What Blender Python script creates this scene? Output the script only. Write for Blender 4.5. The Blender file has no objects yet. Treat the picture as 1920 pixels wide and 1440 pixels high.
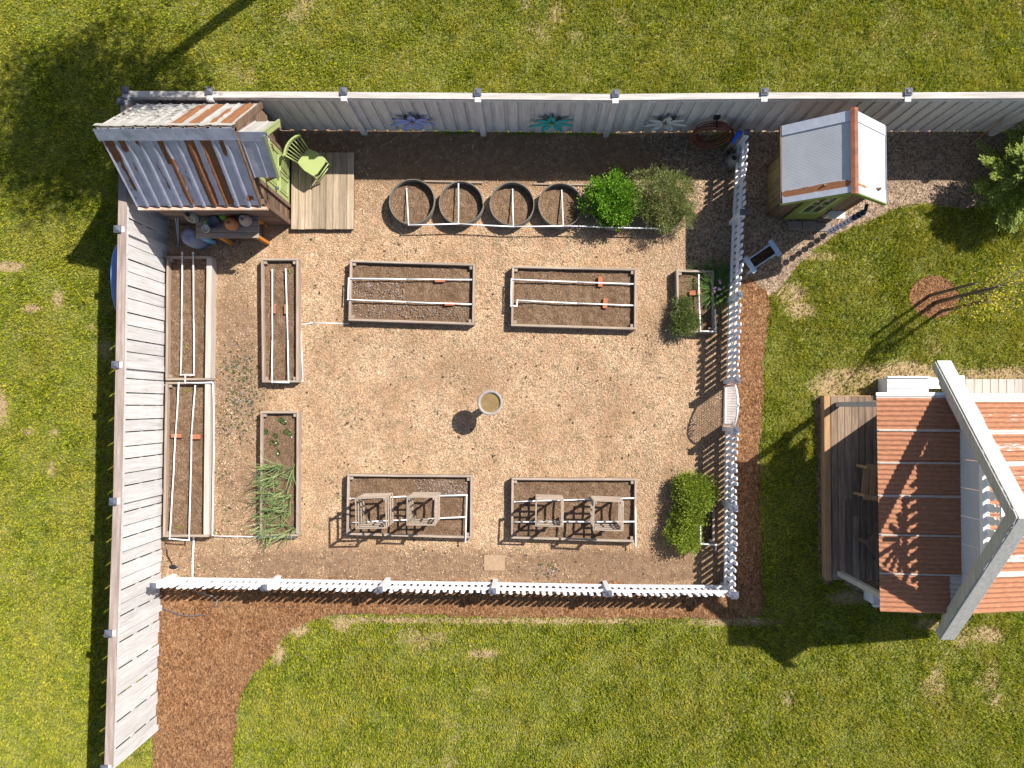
import bpy, math, random
import numpy as np
from mathutils import Vector, Matrix

scene = bpy.context.scene
random.seed(7); rng = np.random.default_rng(7)
R = math.radians

# ------------------------------------------------------------------ camera
F_PX, CAM_H = 1700.0, 17.5           # focal length in px of a 1920 px wide picture, camera height
NAD = (992.0, 763.0)                 # where the point straight below the camera shows
ZC = Vector((NAD[0]-960, -(NAD[1]-720), F_PX)).normalized()
XC = (Vector((1, 0, 0)) - ZC*ZC.x).normalized()
YC = ZC.cross(XC)
cam_d = bpy.data.cameras.new("camera")
cam = bpy.data.objects.new("camera", cam_d)
scene.collection.objects.link(cam)
cam_d.sensor_width = 36.0
cam_d.lens = F_PX/1920*36
cam_d.clip_start = 0.1; cam_d.clip_end = 2000
mw = Matrix((XC, YC, ZC)).transposed().to_4x4()
mw.translation = Vector((0, 0, CAM_H))
cam.matrix_world = mw
scene.camera = cam

# ------------------------------------------------------------------ light
SUN = Vector((-0.645, -0.455, -1.0)).normalized()      # direction the light travels
sun_d = bpy.data.lights.new("sun", 'SUN')
sun_d.energy = 5.0; sun_d.angle = R(0.53); sun_d.color = (1.0, 0.95, 0.88)
sun = bpy.data.objects.new("sun", sun_d)
scene.collection.objects.link(sun)
sun.rotation_euler = SUN.to_track_quat('-Z', 'Y').to_euler()
sun.location = (20, 15, 30)
world = bpy.data.worlds.new("World"); scene.world = world
world.use_nodes = True
wn = world.node_tree
sky = wn.nodes.new('ShaderNodeTexSky'); sky.sky_type = 'NISHITA'; sky.sun_disc = False
sky.sun_elevation = math.asin(-SUN.z); sky.sun_rotation = math.atan2(-SUN.x, -SUN.y)
bg = wn.nodes['Background']; bg.inputs[1].default_value = 0.08
wn.links.new(sky.outputs[0], bg.inputs[0])
scene.view_settings.view_transform = 'Standard'
scene.view_settings.look = 'None'
scene.view_settings.exposure = 0.72
scene.view_settings.gamma = 1.0
try: scene.view_settings.use_curve_mapping = False
except Exception: pass

def P(px, py, z=0.0):
    """world point at height z seen at photo pixel (1920x1440)"""
    d = XC*(px-960) + YC*(720-py) - ZC*F_PX
    t = (z-CAM_H)/d.z
    return Vector((d.x*t, d.y*t, z))
def P2(px, py, z=0.0):
    p = P(px, py, z); return (p.x, p.y)

# ------------------------------------------------------------------ mesh helpers
OFF = {}
def link(o): scene.collection.objects.link(o)

class MB:
    def __init__(s): s.v = []; s.f = []; s.uv = None
    def add(s, vs, fs):
        b = len(s.v); s.v += [tuple(v) for v in vs]; s.f += [tuple(i+b for i in f) for f in fs]; return s
    def box(s, c, size, rz=0.0, taper=1.0):
        cx, cy, cz = c; hx, hy, hz = size[0]/2, size[1]/2, size[2]/2
        ca, sa = math.cos(rz), math.sin(rz); vs = []
        for z, k in ((-hz, 1), (hz, taper)):
            for x, y in ((-hx, -hy), (hx, -hy), (hx, hy), (-hx, hy)):
                x *= k; y *= k
                vs.append((cx+x*ca-y*sa, cy+x*sa+y*ca, cz+z))
        return s.add(vs, [(3, 2, 1, 0), (4, 5, 6, 7), (0, 1, 5, 4), (1, 2, 6, 5), (2, 3, 7, 6), (3, 0, 4, 7)])
    def beam(s, p, q, w, h, up=Vector((0, 0, 1))):
        """bar from p to q, w across, h along 'up'"""
        p = Vector(p); q = Vector(q); d = (q-p).normalized()
        x = d.cross(up)
        if x.length < 1e-4: x = d.cross(Vector((0, 1, 0)))
        x.normalize(); u = x.cross(d).normalized(); vs = []
        for c in (p, q):
            for a, b in ((-1, -1), (1, -1), (1, 1), (-1, 1)):
                vs.append(c + x*(a*w/2) + u*(b*h/2))
        return s.add(vs, [(3, 2, 1, 0), (4, 5, 6, 7), (0, 1, 5, 4), (1, 2, 6, 5), (2, 3, 7, 6), (3, 0, 4, 7)])
    def tube(s, pts, r, n=8, r2=None, caps=True):
        pts = [Vector(p) for p in pts]; m = len(pts); b = len(s.v)
        prev = None
        for i, p in enumerate(pts):
            d = (pts[min(i+1, m-1)] - pts[max(i-1, 0)]).normalized()
            if prev is None:
                x = d.orthogonal().normalized()
            else:
                x = (prev - d*prev.dot(d))
                x = x.normalized() if x.length > 1e-5 else d.orthogonal().normalized()
            prev = x; y = d.cross(x)
            rr = r if r2 is None else r+(r2-r)*i/(m-1)
            for k in range(n):
                a = 2*math.pi*k/n; s.v.append(tuple(p + x*(math.cos(a)*rr) + y*(math.sin(a)*rr)))
        for i in range(m-1):
            for k in range(n):
                a = b+i*n+k; c = b+i*n+(k+1) % n
                s.f.append((a, c, c+n, a+n))
        if caps:
            s.f.append(tuple(b+k for k in reversed(range(n)))); s.f.append(tuple(b+(m-1)*n+k for k in range(n)))
        return s
    def lathe(s, c, prof, n=28, rot=None):
        b = len(s.v); c = Vector(c)
        for r, z in prof:
            for k in range(n):
                a = 2*math.pi*k/n; v = Vector((math.cos(a)*r, math.sin(a)*r, z))
                if rot is not None: v = rot @ v
                s.v.append(tuple(c+v))
        for i in range(len(prof)-1):
            for k in range(n):
                a = b+i*n+k; d = b+i*n+(k+1) % n
                s.f.append((a, d, d+n, a+n))
        if prof[0][0] > 1e-4: s.f.append(tuple(b+k for k in reversed(range(n))))
        if prof[-1][0] > 1e-4: s.f.append(tuple(b+(len(prof)-1)*n+k for k in range(n)))
        return s
    def prism(s, pts, z0, z1):
        n = len(pts)
        vs = [(x, y, z0) for x, y in pts] + [(x, y, z1) for x, y in pts]
        return s.add(vs, [tuple(reversed(range(n))), tuple(range(n, 2*n))] + [(i, (i+1) % n, n+(i+1) % n, n+i) for i in range(n)])
    def slab(s, pts, t):
        """planar polygon pts (3-D) given thickness t against its normal"""
        pts = [Vector(p) for p in pts]; n = len(pts)
        nn = (pts[1]-pts[0]).cross(pts[2]-pts[0]).normalized()
        vs = pts + [p-nn*t for p in pts]
        return s.add(vs, [tuple(range(n)), tuple(reversed(range(n, 2*n)))] + [(i, n+i, n+(i+1) % n, (i+1) % n) for i in range(n)])
    def sphere(s, c, r, n=10, m=6, sc=(1, 1, 1)):
        prof = []
        b = len(s.v)
        for i in range(m+1):
            t = math.pi*i/m
            for k in range(n):
                a = 2*math.pi*k/n
                s.v.append((c[0]+r*sc[0]*math.sin(t)*math.cos(a), c[1]+r*sc[1]*math.sin(t)*math.sin(a), c[2]-r*sc[2]*math.cos(t)))
        for i in range(m):
            for k in range(n):
                a = b+i*n+k; d = b+i*n+(k+1) % n; s.f.append((a, d, d+n, a+n))
        return s
    def build(s, name, mat, parent=None, smooth=False, bevel=0.0, base=None):
        off = OFF.get(parent.name, Vector((0, 0, 0))) if parent else Vector(base) if base is not None else Vector((0, 0, 0))
        me = bpy.data.meshes.new(name)
        me.from_pydata([(v[0]-off.x, v[1]-off.y, v[2]-off.z) for v in s.v], [], s.f)
        me.materials.append(mat)
        if smooth:
            me.shade_smooth() if hasattr(me, 'shade_smooth') else None
        me.validate(); me.update()
        if s.uv is not None and len(s.uv) == len(me.vertices):
            at = me.attributes.new("puv", 'FLOAT_VECTOR', 'POINT')
            at.data.foreach_set('vector', np.array([(u, v, w) for u, v, w in s.uv], dtype=np.float32).ravel())
        o = bpy.data.objects.new(name, me); link(o)
        if parent: o.parent = parent; OFF[o.name] = off
        else: o.location = off; OFF[o.name] = off
        if bevel:
            md = o.modifiers.new("bevel", 'BEVEL'); md.width = bevel; md.segments = 1; md.limit_method = 'ANGLE'
        return o

def tag(o, label=None, cat=None, group=None, kind=None):
    if label: o['label'] = label
    if cat: o['category'] = cat
    if group: o['group'] = group
    if kind: o['kind'] = kind
    return o
def thing(name, loc, label, cat, group=None):
    o = bpy.data.objects.new(name, None); link(o); o.location = Vector(loc); o.empty_display_size = .2
    OFF[o.name] = Vector(loc); tag(o, label, cat, group); return o

# ------------------------------------------------------------------ noise in numpy
def vnoise(x, y, s, seed=0):
    x = np.asarray(x)/s + 100; y = np.asarray(y)/s + 100
    xi = np.floor(x).astype(np.int64); yi = np.floor(y).astype(np.int64)
    fx = x-xi; fy = y-yi; fx = fx*fx*(3-2*fx); fy = fy*fy*(3-2*fy)
    def h(a, b):
        v = (a*374761393 + b*668265263 + seed*974634777) & 0xffffffff
        v = ((v ^ (v >> 13))*1274126177) & 0xffffffff
        return ((v ^ (v >> 16)) & 0xffff)/65535.0
    return (h(xi, yi)*(1-fx)+h(xi+1, yi)*fx)*(1-fy) + (h(xi, yi+1)*(1-fx)+h(xi+1, yi+1)*fx)*fy
def fbm(x, y, s, seed=0, o=4):
    t = 0; a = 1; w = 0
    for i in range(o):
        t = t + a*vnoise(x, y, s/2**i, seed+i); w += a; a *= .55
    return t/w
def inpoly(x, y, poly):
    r = np.zeros(len(x), bool); n = len(poly)
    for i in range(n):
        x0, y0 = poly[i]; x1, y1 = poly[(i+1) % n]
        if y0 == y1: continue
        c = ((y0 > y) != (y1 > y)) & (x < (x1-x0)*(y-y0)/(y1-y0)+x0)
        r ^= c
    return r
def np_mesh(name, V, Fc, mat, attrs=None, smooth=False, parent=None, base=None):
    """V (n,3), Fc (m,k) int array"""
    off = OFF.get(parent.name, Vector((0,0,0))) if parent else Vector(base or (0,0,0))
    V = np.asarray(V, dtype=np.float32) - np.array(off, dtype=np.float32); Fc = np.asarray(Fc, dtype=np.int32)
    me = bpy.data.meshes.new(name)
    me.vertices.add(len(V)); me.vertices.foreach_set('co', V.ravel())
    k = Fc.shape[1]
    me.loops.add(Fc.size); me.loops.foreach_set('vertex_index', Fc.ravel())
    me.polygons.add(len(Fc)); me.polygons.foreach_set('loop_start', np.arange(0, Fc.size, k, dtype=np.int32))
    me.polygons.foreach_set('use_smooth', np.full(len(Fc), smooth))
    me.update(calc_edges=True)
    for an, av in (attrs or {}).items():
        at = me.attributes.new(an, 'FLOAT', 'POINT'); at.data.foreach_set('value', np.asarray(av, dtype=np.float32))
    me.materials.append(mat)
    o = bpy.data.objects.new(name, me); link(o)
    if parent: o.parent = parent
    else: o.location = off
    OFF[o.name] = off
    return o

# ------------------------------------------------------------------ materials
class NT:
    def __init__(s, name):
        s.m = bpy.data.materials.new(name); s.m.use_nodes = True; s.t = s.m.node_tree
        s.b = s.t.nodes['Principled BSDF']; s.b.inputs['Specular IOR Level'].default_value = 0.25
        s.out = s.t.nodes['Material Output']
        s.tc = s.n('ShaderNodeTexCoord')
    def n(s, t, **kw):
        nd = s.t.nodes.new(t)
        for k, v in kw.items():
            if k in nd.inputs.keys(): nd.inputs[k].default_value = v
            else: setattr(nd, k, v)
        return nd
    def l(s, a, b): s.t.links.new(a, b)
    def coord(s, scale=(1, 1, 1), rot=(0, 0, 0), src='Object'):
        mp = s.n('ShaderNodeMapping'); mp.inputs['Scale'].default_value = scale; mp.inputs['Rotation'].default_value = rot
        s.l(s.tc.outputs[src], mp.inputs['Vector']); return mp.outputs[0]
    def noise(s, vec, scale=5, detail=5, rough=.6):
        n = s.n('ShaderNodeTexNoise'); n.inputs['Scale'].default_value = scale; n.inputs['Detail'].default_value = detail
        n.inputs['Roughness'].default_value = rough; s.l(vec, n.inputs['Vector']); return n.outputs['Fac']
    def ramp(s, fac, stops, interp='LINEAR'):
        r = s.n('ShaderNodeValToRGB'); e = r.color_ramp.elements; r.color_ramp.interpolation = interp
        while len(e) < len(stops): e.new(0.5)
        for i, (p, c) in enumerate(stops):
            e[i].position = p; e[i].color = (c[0], c[1], c[2], 1) if len(c) == 3 else c
        s.l(fac, r.inputs[0]); return r.outputs[0]
    def mix(s, fac, a, b, mode='MIX'):
        m = s.n('ShaderNodeMix'); m.data_type = 'RGBA'; m.blend_type = mode
        if isinstance(fac, (int, float)): m.inputs[0].default_value = fac
        else: s.l(fac, m.inputs[0])
        for v, i in ((a, 6), (b, 7)):
            if isinstance(v, tuple): m.inputs[i].default_value = (*v[:3], 1)
            else: s.l(v, m.inputs[i])
        return m.outputs[2]
    def math(s, op, a, b=0.5, clamp=False):
        m = s.n('ShaderNodeMath', operation=op); m.use_clamp = clamp
        for v, i in ((a, 0), (b, 1)):
            if isinstance(v, (int, float)): m.inputs[i].default_value = v
            else: s.l(v, m.inputs[i])
        return m.outputs[0]
    def bump(s, h, strength=.3, dist=.01):
        b = s.n('ShaderNodeBump'); b.inputs['Strength'].default_value = strength; b.inputs['Distance'].default_value = dist
        s.l(h, b.inputs['Height']); s.l(b.outputs[0], s.b.inputs['Normal'])
    def attr(s, name, out='Fac'):
        a = s.n('ShaderNodeAttribute'); a.attribute_name = name; return a.outputs[out]
    def done(s, col=None, rough=.8, metal=0.0):
        if col is not None:
            if isinstance(col, tuple): s.b.inputs['Base Color'].default_value = (*col[:3], 1)
            else: s.l(col, s.b.inputs['Base Color'])
        if isinstance(rough, (int, float)): s.b.inputs['Roughness'].default_value = rough
        else: s.l(rough, s.b.inputs['Roughness'])
        s.b.inputs['Metallic'].default_value = metal
        return s.m

def m_plain(name, c, c2=None, scale=8, rough=.6, bump=.15, metal=0.0, st=(1, 1, 1), dist=.004, detail=5):
    t = NT(name); c2 = c2 or tuple(v*.72 for v in c)
    v = t.coord(st); f = t.noise(v, scale, detail, .65)
    col = t.ramp(f, [(.3, c2), (.68, c)])
    t.bump(f, bump, dist); return t.done(col, rough, metal)
def m_wood(name, c, c2, axis=0, scale=3.0, knots=True, rough=.85, isl=.35, spec=.15, bump=.35):
    """weathered timber: grain along axis, random tone per board (mesh island)"""
    t = NT(name); st = [22.0, 22.0, 22.0]; st[axis] = 1.3
    v = t.coord(tuple(st)); f = t.noise(v, scale*.35, 6, .7)
    col = t.ramp(f, [(.25, tuple(a*.62 for a in c2)), (.45, c2), (.66, c)])
    f2 = t.noise(t.coord((1.7, 1.7, 1.7)), 2.5, 4, .6)
    col = t.mix(t.ramp(f2, [(.35, (0, 0, 0)), (.7, (.6, .6, .6))]), col, c2)
    g = t.n('ShaderNodeNewGeometry')
    k = t.ramp(g.outputs['Random Per Island'], [(0, (1-isl,)*3), (1, (1.0+isl*.25,)*3)])
    col = t.mix(1.0, col, k, 'MULTIPLY')
    t.bump(f, bump, .004); t.b.inputs['Specular IOR Level'].default_value = spec
    return t.done(col, rough)
def m_paint(name, c, dirt=(.3, .3, .28), amt=.25, rough=.55, scale=6, isl=0.0):
    t = NT(name); f = t.noise(t.coord((1, 1, 1)), scale, 6, .7)
    col = t.mix(t.ramp(f, [(.45, (0, 0, 0)), (.8, (amt,)*3)]), c, dirt)
    if isl:
        g = t.n('ShaderNodeNewGeometry'); k = t.ramp(g.outputs['Random Per Island'], [(0, (1-isl,)*3), (1, (1.0,)*3)])
        col = t.mix(1.0, col, k, 'MULTIPLY')
    t.bump(f, .12, .003); return t.done(col, rough)
def m_leaf(name, dark, mid, light, trans=.35, rough=.55, patch=None):
    t = NT(name); g = t.n('ShaderNodeNewGeometry')
    col = t.ramp(g.outputs['Random Per Island'], [(0, dark), (.5, mid), (1, light)])
    if patch:
        f = t.noise(t.coord((1, 1, 1)), patch[0], 4, .6)
        col = t.mix(t.ramp(f, [(.4, (0, 0, 0)), (.62, (patch[2],)*3)]), col, patch[1])
        f2 = t.noise(t.coord((1, 1, 1)), patch[0]*5, 5, .7)
        col = t.mix(1.0, col, t.ramp(f2, [(.32, (.55, .68, .6)), (.5, (1, 1, 1)), (.7, (1.25, 1.18, 1.1))]), 'MULTIPLY')
    t.done(col, rough)
    tr = t.n('ShaderNodeBsdfTranslucent'); t.l(col, tr.inputs[0])
    mx = t.n('ShaderNodeMixShader'); mx.inputs[0].default_value = trans
    t.l(t.b.outputs[0], mx.inputs[1]); t.l(tr.outputs[0], mx.inputs[2]); t.l(mx.outputs[0], t.out.inputs[0])
    return t.m
def m_chips(name, cols, cell=30, mask=None, patchcol=None, patch=(.8, .5), bump=.6, st=(1, 1, 1)):
    """loose chips/gravel: a random colour per voronoi cell, larger blotches on top"""
    t = NT(name); v = t.coord(st)
    w = t.n('ShaderNodeTexVoronoi'); w.inputs['Scale'].default_value = cell; t.l(v, w.inputs['Vector'])
    sp = t.n('ShaderNodeSeparateColor'); t.l(w.outputs['Color'], sp.inputs[0])
    n = len(cols); c = t.ramp(sp.outputs[0], [(i/(n-1), cols[i]) for i in range(n)])
    if patchcol:
        f = t.noise(t.coord((1, 1, 1)), patch[0], 6, .65)
        c = t.mix(t.ramp(f, [(.42, (0, 0, 0)), (.7, (patch[1],)*3)]), c, patchcol)
    if mask:
        an, mc, amt = mask
        w2 = t.n('ShaderNodeMixRGB') if False else None
        dk = t.mix(t.ramp(sp.outputs[1], [(0, (.75,)*3), (1, (1.25,)*3)]), (0, 0, 0), mc)
        a = t.attr(an); f3 = t.noise(t.coord((1, 1, 1)), 9, 5, .7)
        fac = t.math('MULTIPLY', t.math('ADD', a, t.math('MULTIPLY', t.math('SUBTRACT', f3, .5), t.math('MULTIPLY', a, 1.6)), True), amt)
        c = t.mix(fac, c, dk)
    f5 = t.noise(t.coord((1, 1, 1)), 7, 7, .75)
    c = t.mix(1.0, c, t.ramp(f5, [(.3, (.62, .60, .58)), (.5, (1, 1, 1)), (.7, (1.15, 1.15, 1.16))]), 'MULTIPLY')
    f4 = t.noise(t.coord((1, 1, 1)), 55, 3, .6)
    c = t.mix(1.0, c, t.ramp(f4, [(.3, (.8,)*3), (.7, (1.12,)*3)]), 'MULTIPLY')
    h = t.math('ADD', w.outputs['Distance'], f4); t.bump(h, bump, .012)
    return t.done(c, .95)
# ------------------------------------------------------------------ palette
M_ = {}
M_['lawn'] = m_chips('lawn_soil', [(.09, .10, .018), (.15, .17, .035), (.21, .21, .055), (.28, .23, .11)], 38,
                     mask=('bare', (.40, .28, .16), .9), patchcol=(.05, .09, .01), patch=(1.2, .5))
M_['gravel'] = m_chips('tan_gravel', [(.25, .15, .085), (.42, .27, .16), (.48, .325, .195), (.53, .375, .24), (.58, .45, .32)], 48,
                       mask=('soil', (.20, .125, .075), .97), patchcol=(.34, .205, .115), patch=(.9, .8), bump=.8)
M_['mulch'] = m_chips('red_mulch', [(.07, .031, .014), (.175, .078, .031), (.25, .12, .05), (.34, .19, .10)], 42, patchcol=(.30, .19, .10), patch=(1.5, .35), bump=.9, st=(1, .55, 1))
M_['path'] = m_chips('path_gravel', [(.13, .09, .06), (.25, .175, .115), (.34, .24, .16), (.45, .33, .235)], 26, patchcol=(.24, .17, .12), patch=(1.2, .4), bump=.9)
M_['pebble'] = m_leaf('pebble', (.08, .058, .042), (.21, .155, .11), (.38, .29, .21), trans=0.0, rough=.8)
M_['chip'] = m_leaf('wood_chip', (.24, .14, .075), (.49, .325, .195), (.68, .52, .36), trans=0.0, rough=.9, patch=(.9, (.35, .215, .12), .75))
M_['mchip'] = m_leaf('mulch_chip', (.065, .028, .013), (.20, .088, .036), (.34, .19, .095), trans=0.0, rough=.95)
M_['soil'] = m_chips('bed_soil', [(.12, .070, .040), (.165, .10, .058), (.195, .125, .075), (.25, .175, .115)], 46, patchcol=(.115, .066, .036), patch=(2.2, .55), bump=1.0)
M_['grass'] = m_leaf('grass_blade', (.13, .18, .008), (.37, .41, .025), (.66, .64, .085), trans=.38, patch=(1.1, (.52, .48, .08), .7))
M_['weed'] = m_leaf('weed_leaf', (.03, .07, .01), (.06, .12, .02), (.12, .18, .04))
M_['petal'] = m_leaf('pale_petal', (.30, .26, .48), (.50, .48, .62), (.72, .70, .72))
M_['fence_x'] = m_wood('grey_fence_board', (.72, .70, .69), (.56, .535, .52), 2, isl=.12, bump=.2)
M_['cap_y'] = m_wood('cap_rail_wood_y', (.42, .345, .30), (.26, .20, .17), 1, isl=.2)
M_['cap_x'] = m_wood('cap_rail_wood_x', (.56, .53, .49), (.38, .35, .32), 0, isl=.2)
M_['bed_x'] = m_wood('bed_board_x', (.42, .345, .275), (.28, .22, .17), 0, isl=.25)
M_['bed_y'] = m_wood('bed_board_y', (.44, .35, .28), (.29, .22, .17), 1, isl=.2)
M_['pale_y'] = m_wood('pale_board_y', (.56, .49, .44), (.42, .36, .31), 1, isl=.1)
M_['deck_y'] = m_wood('deck_board', (.50, .40, .29), (.30, .225, .155), 1, isl=.3)
M_['pdeck_y'] = m_wood('dark_deck_board', (.38, .28, .20), (.21, .145, .10), 1, isl=.45)
M_['tan_y'] = m_wood('tan_rim_board', (.46, .30, .17), (.34, .20, .10), 1, isl=.1)
M_['orange'] = m_wood('orange_wood', (.58, .26, .06), (.46, .18, .035), 2, isl=.1)
M_['siding'] = m_wood('barn_siding', (.28, .19, .13), (.15, .095, .065), 1, isl=.5)
M_['sidingx'] = m_wood('barn_siding_x', (.30, .22, .16), (.17, .11, .08), 0, isl=.4)
M_['cedar'] = m_wood('cedar_wall', (.44, .36, .20), (.28, .21, .10), 2, isl=.25)
M_['cage'] = m_wood('cage_wood', (.44, .36, .28), (.30, .235, .18), 0, isl=.25)
M_['gable'] = m_wood('gable_shade_and_post_grey', (.58, .55, .50), (.42, .40, .37), 1, isl=.12, bump=.15)  # grey of the posts, also puts shade into the gable boards' colour
M_['gable_lit'] = m_wood('gable_lit_wood', (.76, .72, .62), (.62, .58, .50), 1, isl=.08, bump=.12)  # brighter copy of the gable wood, sunlight put into the colour
M_['white'] = m_paint('white_paint', (.80, .80, .80), amt=.12)
M_['picket'] = m_paint('picket_paint', (.78, .78, .80), (.45, .45, .45), .25)
M_['wall'] = m_paint('gable_wall_paint', (.56, .56, .58), (.40, .39, .38), .35, scale=4)
M_['pvc'] = m_paint('pvc', (.82, .80, .80), (.55, .50, .45), .2, rough=.35, scale=3)
M_['green'] = m_paint('lime_paint', (.33, .385, .145), (.20, .20, .08), .25, rough=.5)
M_['dgreen'] = m_paint('olive_paint', (.17, .21, .05), (.09, .11, .03), .3, rough=.6)
M_['capm'] = m_plain('post_cap_metal', (.12, .125, .16), (.075, .08, .105), 6, .5, .1)
M_['brick'] = m_plain('brick', (.42, .155, .075), (.28, .10, .055), 30, .9, .4)
M_['stone'] = m_plain('grey_stone', (.36, .32, .29), (.24, .21, .19), 14, .85, .4)
M_['water'] = m_plain('murky_water', (.25, .17, .075), (.17, .115, .05), 9, .12, .05)
M_['ring'] = m_plain('galvanised_ring', (.20, .185, .15), (.12, .11, .095), 7, .6, .2, .3)
M_['dark'] = m_plain('dark_plastic', (.02, .02, .025), (.012, .012, .014), 8, .4, .1)
M_['terra'] = m_plain('terracotta', (.56, .23, .09), (.42, .16, .065), 9, .85, .2)
M_['pinkpot'] = m_plain('pale_clay', (.42, .33, .29), (.33, .26, .23), 9, .85, .2)
M_['greypot'] = m_plain('grey_clay', (.36, .35, .32), (.26, .26, .24), 9, .85, .2)
M_['bluepot'] = m_plain('blue_grey_wicker', (.27, .29, .38), (.15, .16, .22), 40, .8, .5)
M_['slate'] = m_plain('slate_glaze', (.10, .10, .14), (.06, .06, .085), 9, .4, .1)
M_['cream'] = m_plain('cream_glaze', (.62, .58, .48), (.5, .47, .4), 9, .5, .1)
M_['mint'] = m_plain('mint_glaze', (.28, .45, .22), (.2, .35, .16), 9, .5, .1)
M_['sky'] = m_plain('light_blue_paint', (.30, .58, .75), (.22, .47, .66), 9, .5, .1)
M_['stake'] = m_plain('pale_blue_metal', (.45, .52, .58), (.35, .42, .48), 9, .5, .1)
M_['can'] = m_plain('lime_can', (.30, .50, .09), (.2, .38, .05), 9, .35, .05)
M_['zinc'] = m_plain('zinc_can', (.34, .34, .30), (.24, .24, .21), 9, .5, .15, .4)
M_['hose'] = m_plain('brown_hose', (.25, .10, .055), (.17, .065, .035), 20, .55, .1)
M_['ghose'] = m_plain('grey_hose', (.12, .13, .15), (.07, .075, .09), 20, .5, .1)
M_['blue'] = m_plain('bright_blue', (.015, .12, .75), (.01, .08, .6), 9, .3, .05)
M_['pool'] = m_plain('pool_blue', (.20, .34, .72), (.15, .27, .62), 3, .4, .05)
M_['fblue'] = m_plain('flower_blue', (.34, .40, .72), (.24, .30, .58), 12, .5, .1)
M_['fteal'] = m_plain('flower_teal', (.05, .42, .38), (.03, .32, .30), 12, .5, .1)
M_['fwhite'] = m_plain('flower_white', (.70, .70, .66), (.5, .5, .46), 12, .5, .1)
M_['glass'] = m_plain('dark_glass', (.06, .06, .05), (.03, .03, .025), 12, .08, .02)
M_['poly'] = None
M_['bark'] = m_wood('bark', (.24, .18, .13), (.14, .10, .07), 2, isl=.1)
M_['bin'] = m_plain('window_box_blue', (.42, .50, .60), (.34, .42, .52), 7, .6, .1)
M_['compost'] = m_chips('dark_compost', [(.02, .015, .01), (.05, .035, .02), (.10, .06, .02), (.16, .09, .03)], 60, bump=1.0)
M_['cable'] = m_plain('grey_cable', (.10, .12, .15), (.05, .06, .08), 20, .5, .1)
M_['slab'] = m_plain('paving_slab', (.36, .25, .16), (.27, .18, .11), 20, .9, .3)
M_['dslab'] = m_plain('grey_paver', (.24, .20, .17), (.17, .14, .12), 14, .9, .3)

def streaks(base, base2, rust, rust2, thr=.5, st=(7, 1.1, 1), rough=.5, metal=.35, worn=None):
    t = NT('weathered_sheet_metal'); a = t.attr('rust')
    pu = t.n('ShaderNodeAttribute'); pu.attribute_name = 'puv'
    def vec(sc):
        mp = t.n('ShaderNodeMapping'); mp.inputs['Scale'].default_value = sc; t.l(pu.outputs['Vector'], mp.inputs['Vector']); return mp.outputs[0]
    f = t.noise(vec(st), 3.0, 6, .7)
    b = t.ramp(t.noise(vec((2, 2, 1)), 2.2, 5, .6), [(.3, base2), (.7, base)])
    r = t.ramp(t.noise(vec((14, 5, 1)), 2.0, 5, .7), [(.3, rust2), (.68, rust)])
    k = t.math('ADD', a, t.math('MULTIPLY', t.math('SUBTRACT', f, .5), 1.5))
    fac = t.ramp(k, [(thr-.03, (0, 0, 0)), (thr+.03, (1, 1, 1))])
    col = t.mix(fac, b, r)
    ro = t.ramp(fac, [(0, (rough,)*3), (1, (.9,)*3)])
    t.bump(f, .1, .003); t.done(col, ro)
    mt = t.math('MULTIPLY', t.math('SUBTRACT', 1.0, fac), metal); t.l(mt, t.b.inputs['Metallic'])
    t.b.inputs['Specular IOR Level'].default_value = .5
    return t.m
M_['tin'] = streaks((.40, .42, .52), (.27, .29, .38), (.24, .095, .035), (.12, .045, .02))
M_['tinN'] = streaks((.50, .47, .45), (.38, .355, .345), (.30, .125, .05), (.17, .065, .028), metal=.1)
M_['rusty'] = streaks((.66, .60, .56), (.55, .46, .42), (.42, .185, .095), (.25, .105, .055), st=(9, 1.0, 1), metal=.1, rough=.6)

# ------------------------------------------------------------------ ground outlines (photo px, ground level)
def ragged(pts, amp=.05, step=.12, seed=1, closed=True):
    out = []; n = len(pts); r = random.Random(seed)
    for i in range(n if closed else n-1):
        a = Vector(pts[i]); b = Vector(pts[(i+1) % n]); L = (b-a).length
        k = max(1, int(L/step)); nn = Vector((-(b-a).y, (b-a).x)).normalized() if L > 0 else Vector((0, 0))
        for j in range(k):
            p = a.lerp(b, j/k); off = (float(fbm(p.x, p.y, .45, seed))-.5)*amp*3 + r.uniform(-amp, amp)*.5
            out.append((p.x+nn.x*off, p.y+nn.y*off))
    return out
def px(*pts): return [P2(a, b) for a, b in pts]
PATH = px((1380, 236), (1480, 240), (1700, 244), (2050, 250), (2050, 330), (1960, 352), (1880, 385), (1800, 392), (1735, 383), (1690, 385), (1640, 410),
          (1600, 425), (1560, 446), (1525, 470), (1495, 500), (1460, 545), (1430, 560), (1380, 560))
MULCH = px((296, 1082), (700, 1086), (1100, 1092), (1366, 1098), (1368, 900), (1374, 700), (1380, 528), (1410, 522), (1436, 545), (1442, 580),
           (1434, 640), (1430, 720), (1428, 790), (1424, 850), (1422, 960), (1425, 1060), (1430, 1130), (1424, 1155), (1350, 1160), (1200, 1158),
           (1000, 1156), (820, 1152), (700, 1150), (640, 1152), (590, 1160), (550, 1178), (525, 1205), (500, 1238), (478, 1262), (455, 1300), (440, 1380), (430, 1490), (285, 1490))
YARD = px((230, 236), (600, 240), (900, 246), (1385, 246), (1378, 560), (1370, 900), (1366, 1100), (296, 1086), (300, 700))
RING = [(P2(1750, 557)[0]+.47*math.cos(a), P2(1750, 557)[1]+.40*math.sin(a)) for a in np.linspace(0, 2*math.pi, 24, endpoint=False)]
STRAW = px((1540, 740), (1545, 712), (1570, 700), (1650, 690), (1740, 700), (1800, 690), (1930, 695), (1990, 700), (1990, 760), (1540, 760))
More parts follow.
